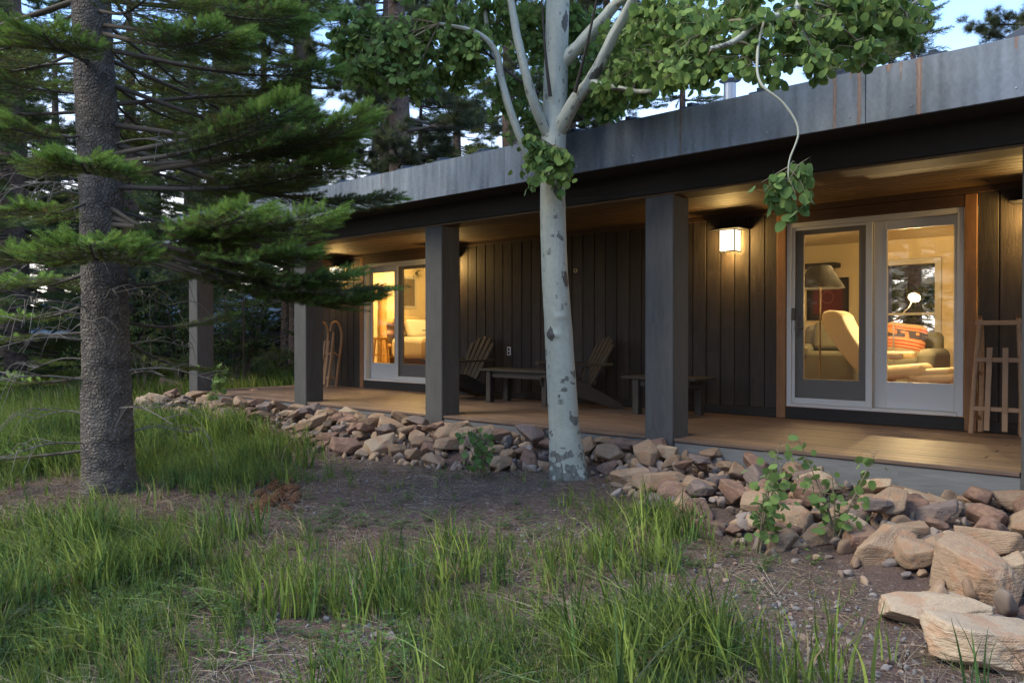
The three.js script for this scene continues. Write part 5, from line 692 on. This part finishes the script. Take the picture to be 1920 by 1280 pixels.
{
  const r = rng(55), G = tufts.map(() => []), FAR = [[], []], ST = [];
  const add = (x, z, h, c, k) => { const i = k ?? Math.floor(r() * 4); G[i].push({ m: M4(V(x, groundY(x, z) - 0.01, z), euler((r() - 0.5) * 0.3, r() * 6.283, (r() - 0.5) * 0.3), V(h * (0.8 + 0.5 * r()), h, h * (0.8 + 0.5 * r()))), c }); };
  for (let n = 0; n < 60000; n++) { // near ground
    const x = lerp(-10.5, 1.2, r()), z = lerp(-6.2, 0.4, r()); if (x * -0.6629 - z * 0.7487 < 0.9) continue; if (r() > grassD(x, z)) { if (r() < 0.02 && z > toeZ(x)) add(x, z, 0.05 + 0.1 * r(), tint(r(), G1, G2)); continue; }
    if (Math.hypot(x + 6.4, z + 2.48) < 0.27 || Math.hypot(x + 4.17, z + 5.49) < 0.25) continue;
    const patch = fbm(x * 2.2, z * 2.2, 13, 3), tall = noise(x * 2.4, z * 2.4, 21), near = x < -5.6 ? 1.35 : 1, h = (0.07 + 0.14 * r() + 0.30 * step(0.45, 0.75, tall) * r()) * near, straw = r() < 0.15 + 0.32 * step(0.55, 0.75, patch);
    add(x, z, straw ? h * 0.7 : h, straw ? tint(r(), STRAW1, STRAW2) : r() < 0.25 ? tint(r(), BLUE1, BLUE2) : tint(clamp(r() * 0.8 + patch * 0.4 - 0.1), G1, G2), straw ? 3 : undefined);
  }
  for (let n = 0; n < 52000; n++) { // meadow farther off
    const x = lerp(-45, -7.5, Math.pow(r(), 0.6)), z = lerp(-30, 6, r()), d = grassD(x, z); if (x > -10.5 && z > -6.2 && z < 0.4) continue; if (x > -13.4 && z < -5.9) continue; if (r() > d * 1.2) continue; const dist = Math.hypot(x, z), s = clamp(dist / 14, 0.9, 2.2);
    FAR[n % 2].push({ m: M4(V(x, groundY(x, z) - 0.02, z), euler((r() - 0.5) * 0.3, r() * 6.283, (r() - 0.5) * 0.3), V(0.42 * s, (0.26 + 0.22 * r()) * Math.sqrt(s), 0.42 * s)), c: r() < 0.1 ? tint(r(), STRAW1, STRAW2) : tint(clamp(r() * 0.7 + 0.5 * (fbm(x * 0.5, z * 0.5, 3, 2) - 0.4)), G1, G2) });
  }
  G.forEach((l, i) => tag(instanced('grass', tufts[i], grassMat, l), ['upright green grass blades growing in the foreground and by the spruce', 'leaning green grass tufts of the foreground garden', 'sparse stiff green grass of the foreground garden', 'arching green and straw coloured grass of the foreground garden'][i], 'grass'));
  FAR.forEach((l, i) => tag(instanced('meadow_grass', tufts[i ? 1 : 3], grassMat, l), ['tall meadow grass under the trees at left', 'finer meadow grass under the trees beyond the porch'][i], 'grass'));
  // bent dry straw lying flat
  const bent = bladeTuft(9, 9, 2.2, 0.010);
  for (let n = 0; n < 16000; n++) { const x = lerp(-9, 0.4, r()), z = lerp(-6, 0.2, r()), d = grassD(x, z); if (r() > 0.10 + 0.7 * d * step(0.45, 0.7, fbm(x * 1.7, z * 1.7, 31, 2)) || z < toeZ(x) + 0.05) continue; const h = 0.06 + 0.08 * r(); ST.push({ m: M4(V(x, groundY(x, z), z), euler((r() - 0.5) * 0.8, r() * 6.283, (r() - 0.5) * 0.8), V(h * 1.2, h * 0.5, h * 1.2)), c: tint(r(), [0.20, 0.15, 0.10], [0.44, 0.37, 0.27]) }); }
  tag(instanced('dry_straw', bent, std([1, 1, 1], 0.9, { side: THREE.DoubleSide }), ST), 'pale dry straw lying flat among the grass', 'straw', null, 'stuff');
  // small round leaved weeds, lower left
  const wl = new Soup(); { const q = rng(3); for (let k = 0; k < 26; k++) { const a = q() * 6.283, l = 0.25 + 0.75 * q(), y = 0.25 + 0.75 * q(), c = V(Math.cos(a) * l * 0.7, y * 0.75, Math.sin(a) * l * 0.7), w = 0.10 + 0.09 * q(), u = V(Math.cos(a), 0.4 * (q() - 0.3), Math.sin(a)).normalize().multiplyScalar(w), v = V(-Math.sin(a), 0.3 * (q() - 0.5), Math.cos(a)).normalize().multiplyScalar(w * 0.6), nn = V((q() - 0.5) * 0.6, 1, (q() - 0.5) * 0.6).normalize(); const A = c.clone().sub(u), B = c.clone().add(v), C = c.clone().add(u), D = c.clone().sub(v); wl.tri(A, B, C, nn); wl.tri(A, C, D, nn); wl.tri(V(-0.01, 0, 0), V(0.01, 0, 0), c); } }
  const WD = []; for (let n = 0; n < 15000; n++) { const x = lerp(-7, -0.6, r()), z = lerp(-5.2, 0.4, r()), d = 0.75 * gd(x, z, -3.9, -1.1, 0.9, 0.6, 0.6) + 0.4 * gd(x, z, -2.2, -2.0, 0.5, 0.4) + 0.10 * gd(x, z, -4.0, -3.3, 1.6, 1.2) + 0.10 * gd(x, z, -2.3, -3.6, 0.8, 0.6); if (r() > d * (0.4 + 1.0 * step(0.4, 0.6, fbm(x * 2, z * 2, 44, 2)))) continue; const h = 0.045 + 0.05 * r(); WD.push({ m: M4(V(x, groundY(x, z) - 0.005, z), euler(0, r() * 6.283, 0), V(h, h * (0.8 + 0.7 * r()), h)), c: tint(r(), [0.04, 0.085, 0.02], [0.11, 0.19, 0.04]) }); }
  tag(instanced('ground_weeds', wl.geo(), grassMat, WD), 'low round leaved green weeds in the lower left ground', 'weeds', null, 'stuff');
  // needles and twigs littering the soil
  const stick = new THREE.CylinderGeometry(0.5, 0.4, 1, 4).rotateZ(Math.PI / 2), LT = []; for (let n = 0; n < 24000; n++) { const x = lerp(-7.5, 0.2, r()), z = lerp(-5.6, -1.2, r()); if (z < toeZ(x) + 0.02) continue; const l = 0.02 + 0.09 * Math.pow(r(), 2), y = groundY(x, z); LT.push({ m: M4(V(x, y + 0.006, z), euler(0, r() * 6.283, (r() - 0.5) * 0.4), V(l, 0.0018 + 0.002 * r(), 0.0018 + 0.002 * r())), c: tint(r(), [0.08, 0.05, 0.035], [0.30, 0.23, 0.16]) }); }
  tag(instanced('needle_litter', stick, std([1, 1, 1], 0.9), LT), 'brown needles and twig bits littering the bare soil', 'litter', null, 'stuff');
}
// ---------- aspen saplings ----------
function sapling(x, z, H, stems, seed, sz, label) {
  const r = rng(seed), t = thing('aspen_sapling', label, 'sapling', [x, groundY(x, z), z], 0, 'young aspen shoots among the stones');
  for (let k = 0; k < stems; k++) { const a = r() * 6.283, sp = H * (0.15 + 0.3 * r()), h = H * (0.6 + 0.4 * r()), pts = [V((r() - 0.5) * 0.06, -0.02, (r() - 0.5) * 0.06), V(Math.cos(a) * sp * 0.4, h * 0.5, Math.sin(a) * sp * 0.4), V(Math.cos(a) * sp, h, Math.sin(a) * sp)], c = new THREE.CatmullRomCurve3(pts), g = [tube(pts, [0.006, 0.0045, 0.002], 5, 10)], n = Math.round(h * 34) + 4;
    for (let j = 0; j < n; j++) { const p = c.getPoint(0.25 + 0.75 * (j + r()) / n), b = r() * 6.283, l = 0.02 + 0.09 * r(), e = p.clone().add(V(Math.cos(b) * l, 0.02, Math.sin(b) * l)); g.push(tube([p, e], [0.002, 0.001], 3, 2)); const m = part('leaf', leaves[Math.floor(r() * 3)], leafMats[1 + Math.floor(r() * 2)], t, [e.x, e.y, e.z]); m.quaternion.copy(euler((r() - 0.5) * 1.8 - 0.4, r() * 6.283, (r() - 0.5) * 1.4)); m.scale.setScalar(sz * (0.7 + 0.6 * r())); }
    part('stem', merge(g), greenTwig, t); }
}
sapling(-4.86, -5.05, 0.46, 5, 61, 0.052, 'bushy green aspen sapling just left of the aspen trunk');
sapling(-1.97, -4.45, 0.72, 5, 62, 0.05, 'round leaved aspen sapling among the stones at right');
sapling(-1.62, -4.75, 0.66, 4, 63, 0.05, 'second aspen sapling behind the tall one among the right stones');
sapling(-11.7, -6.05, 0.75, 2, 64, 0.075, 'yellow green sapling in front of the deck beside the far left post');
// ---------- pine cones ----------
{
  const r = rng(71), scales = []; for (let k = 0; k < 46; k++) { const u = k / 46, a = k * 2.4, y = u * 1.0, q = 0.42 * Math.sin(Math.PI * (0.12 + 0.83 * (1 - u))) + 0.05; scales.push(new THREE.SphereGeometry(0.13, 5, 4).scale(1, 0.35, 0.9).rotateZ(-0.5).translate(q, y, 0).rotateY(a)); } scales.push(new THREE.CylinderGeometry(0.1, 0.3, 0.95, 8).translate(0, 0.5, 0)); const cone = merge(scales).rotateZ(Math.PI / 2), cm = [std([0.17, 0.075, 0.035], 0.85), std([0.23, 0.11, 0.05], 0.85)];
  for (let k = 0; k < 34; k++) { const u = r(), x = -5.75 + 0.75 * u + (r() - 0.5) * 0.35, z = -3.55 + 0.55 * u + (r() - 0.5) * 0.3, m = new THREE.Mesh(cone, cm[k % 2]); m.name = numbered('pine_cone'); m.castShadow = m.receiveShadow = true; m.position.set(x, groundY(x, z) + 0.018, z); m.rotation.set((r() - 0.5) * 0.6, r() * 6.283, (r() - 0.5) * 0.6); m.scale.setScalar(0.06 + 0.02 * r()); scene.add(m); tag(m, 'brown pine cone lying in the loose heap right of the spruce', 'pine cone', 'fallen cones right of the spruce'); }
}
renderer.render(scene, camera);
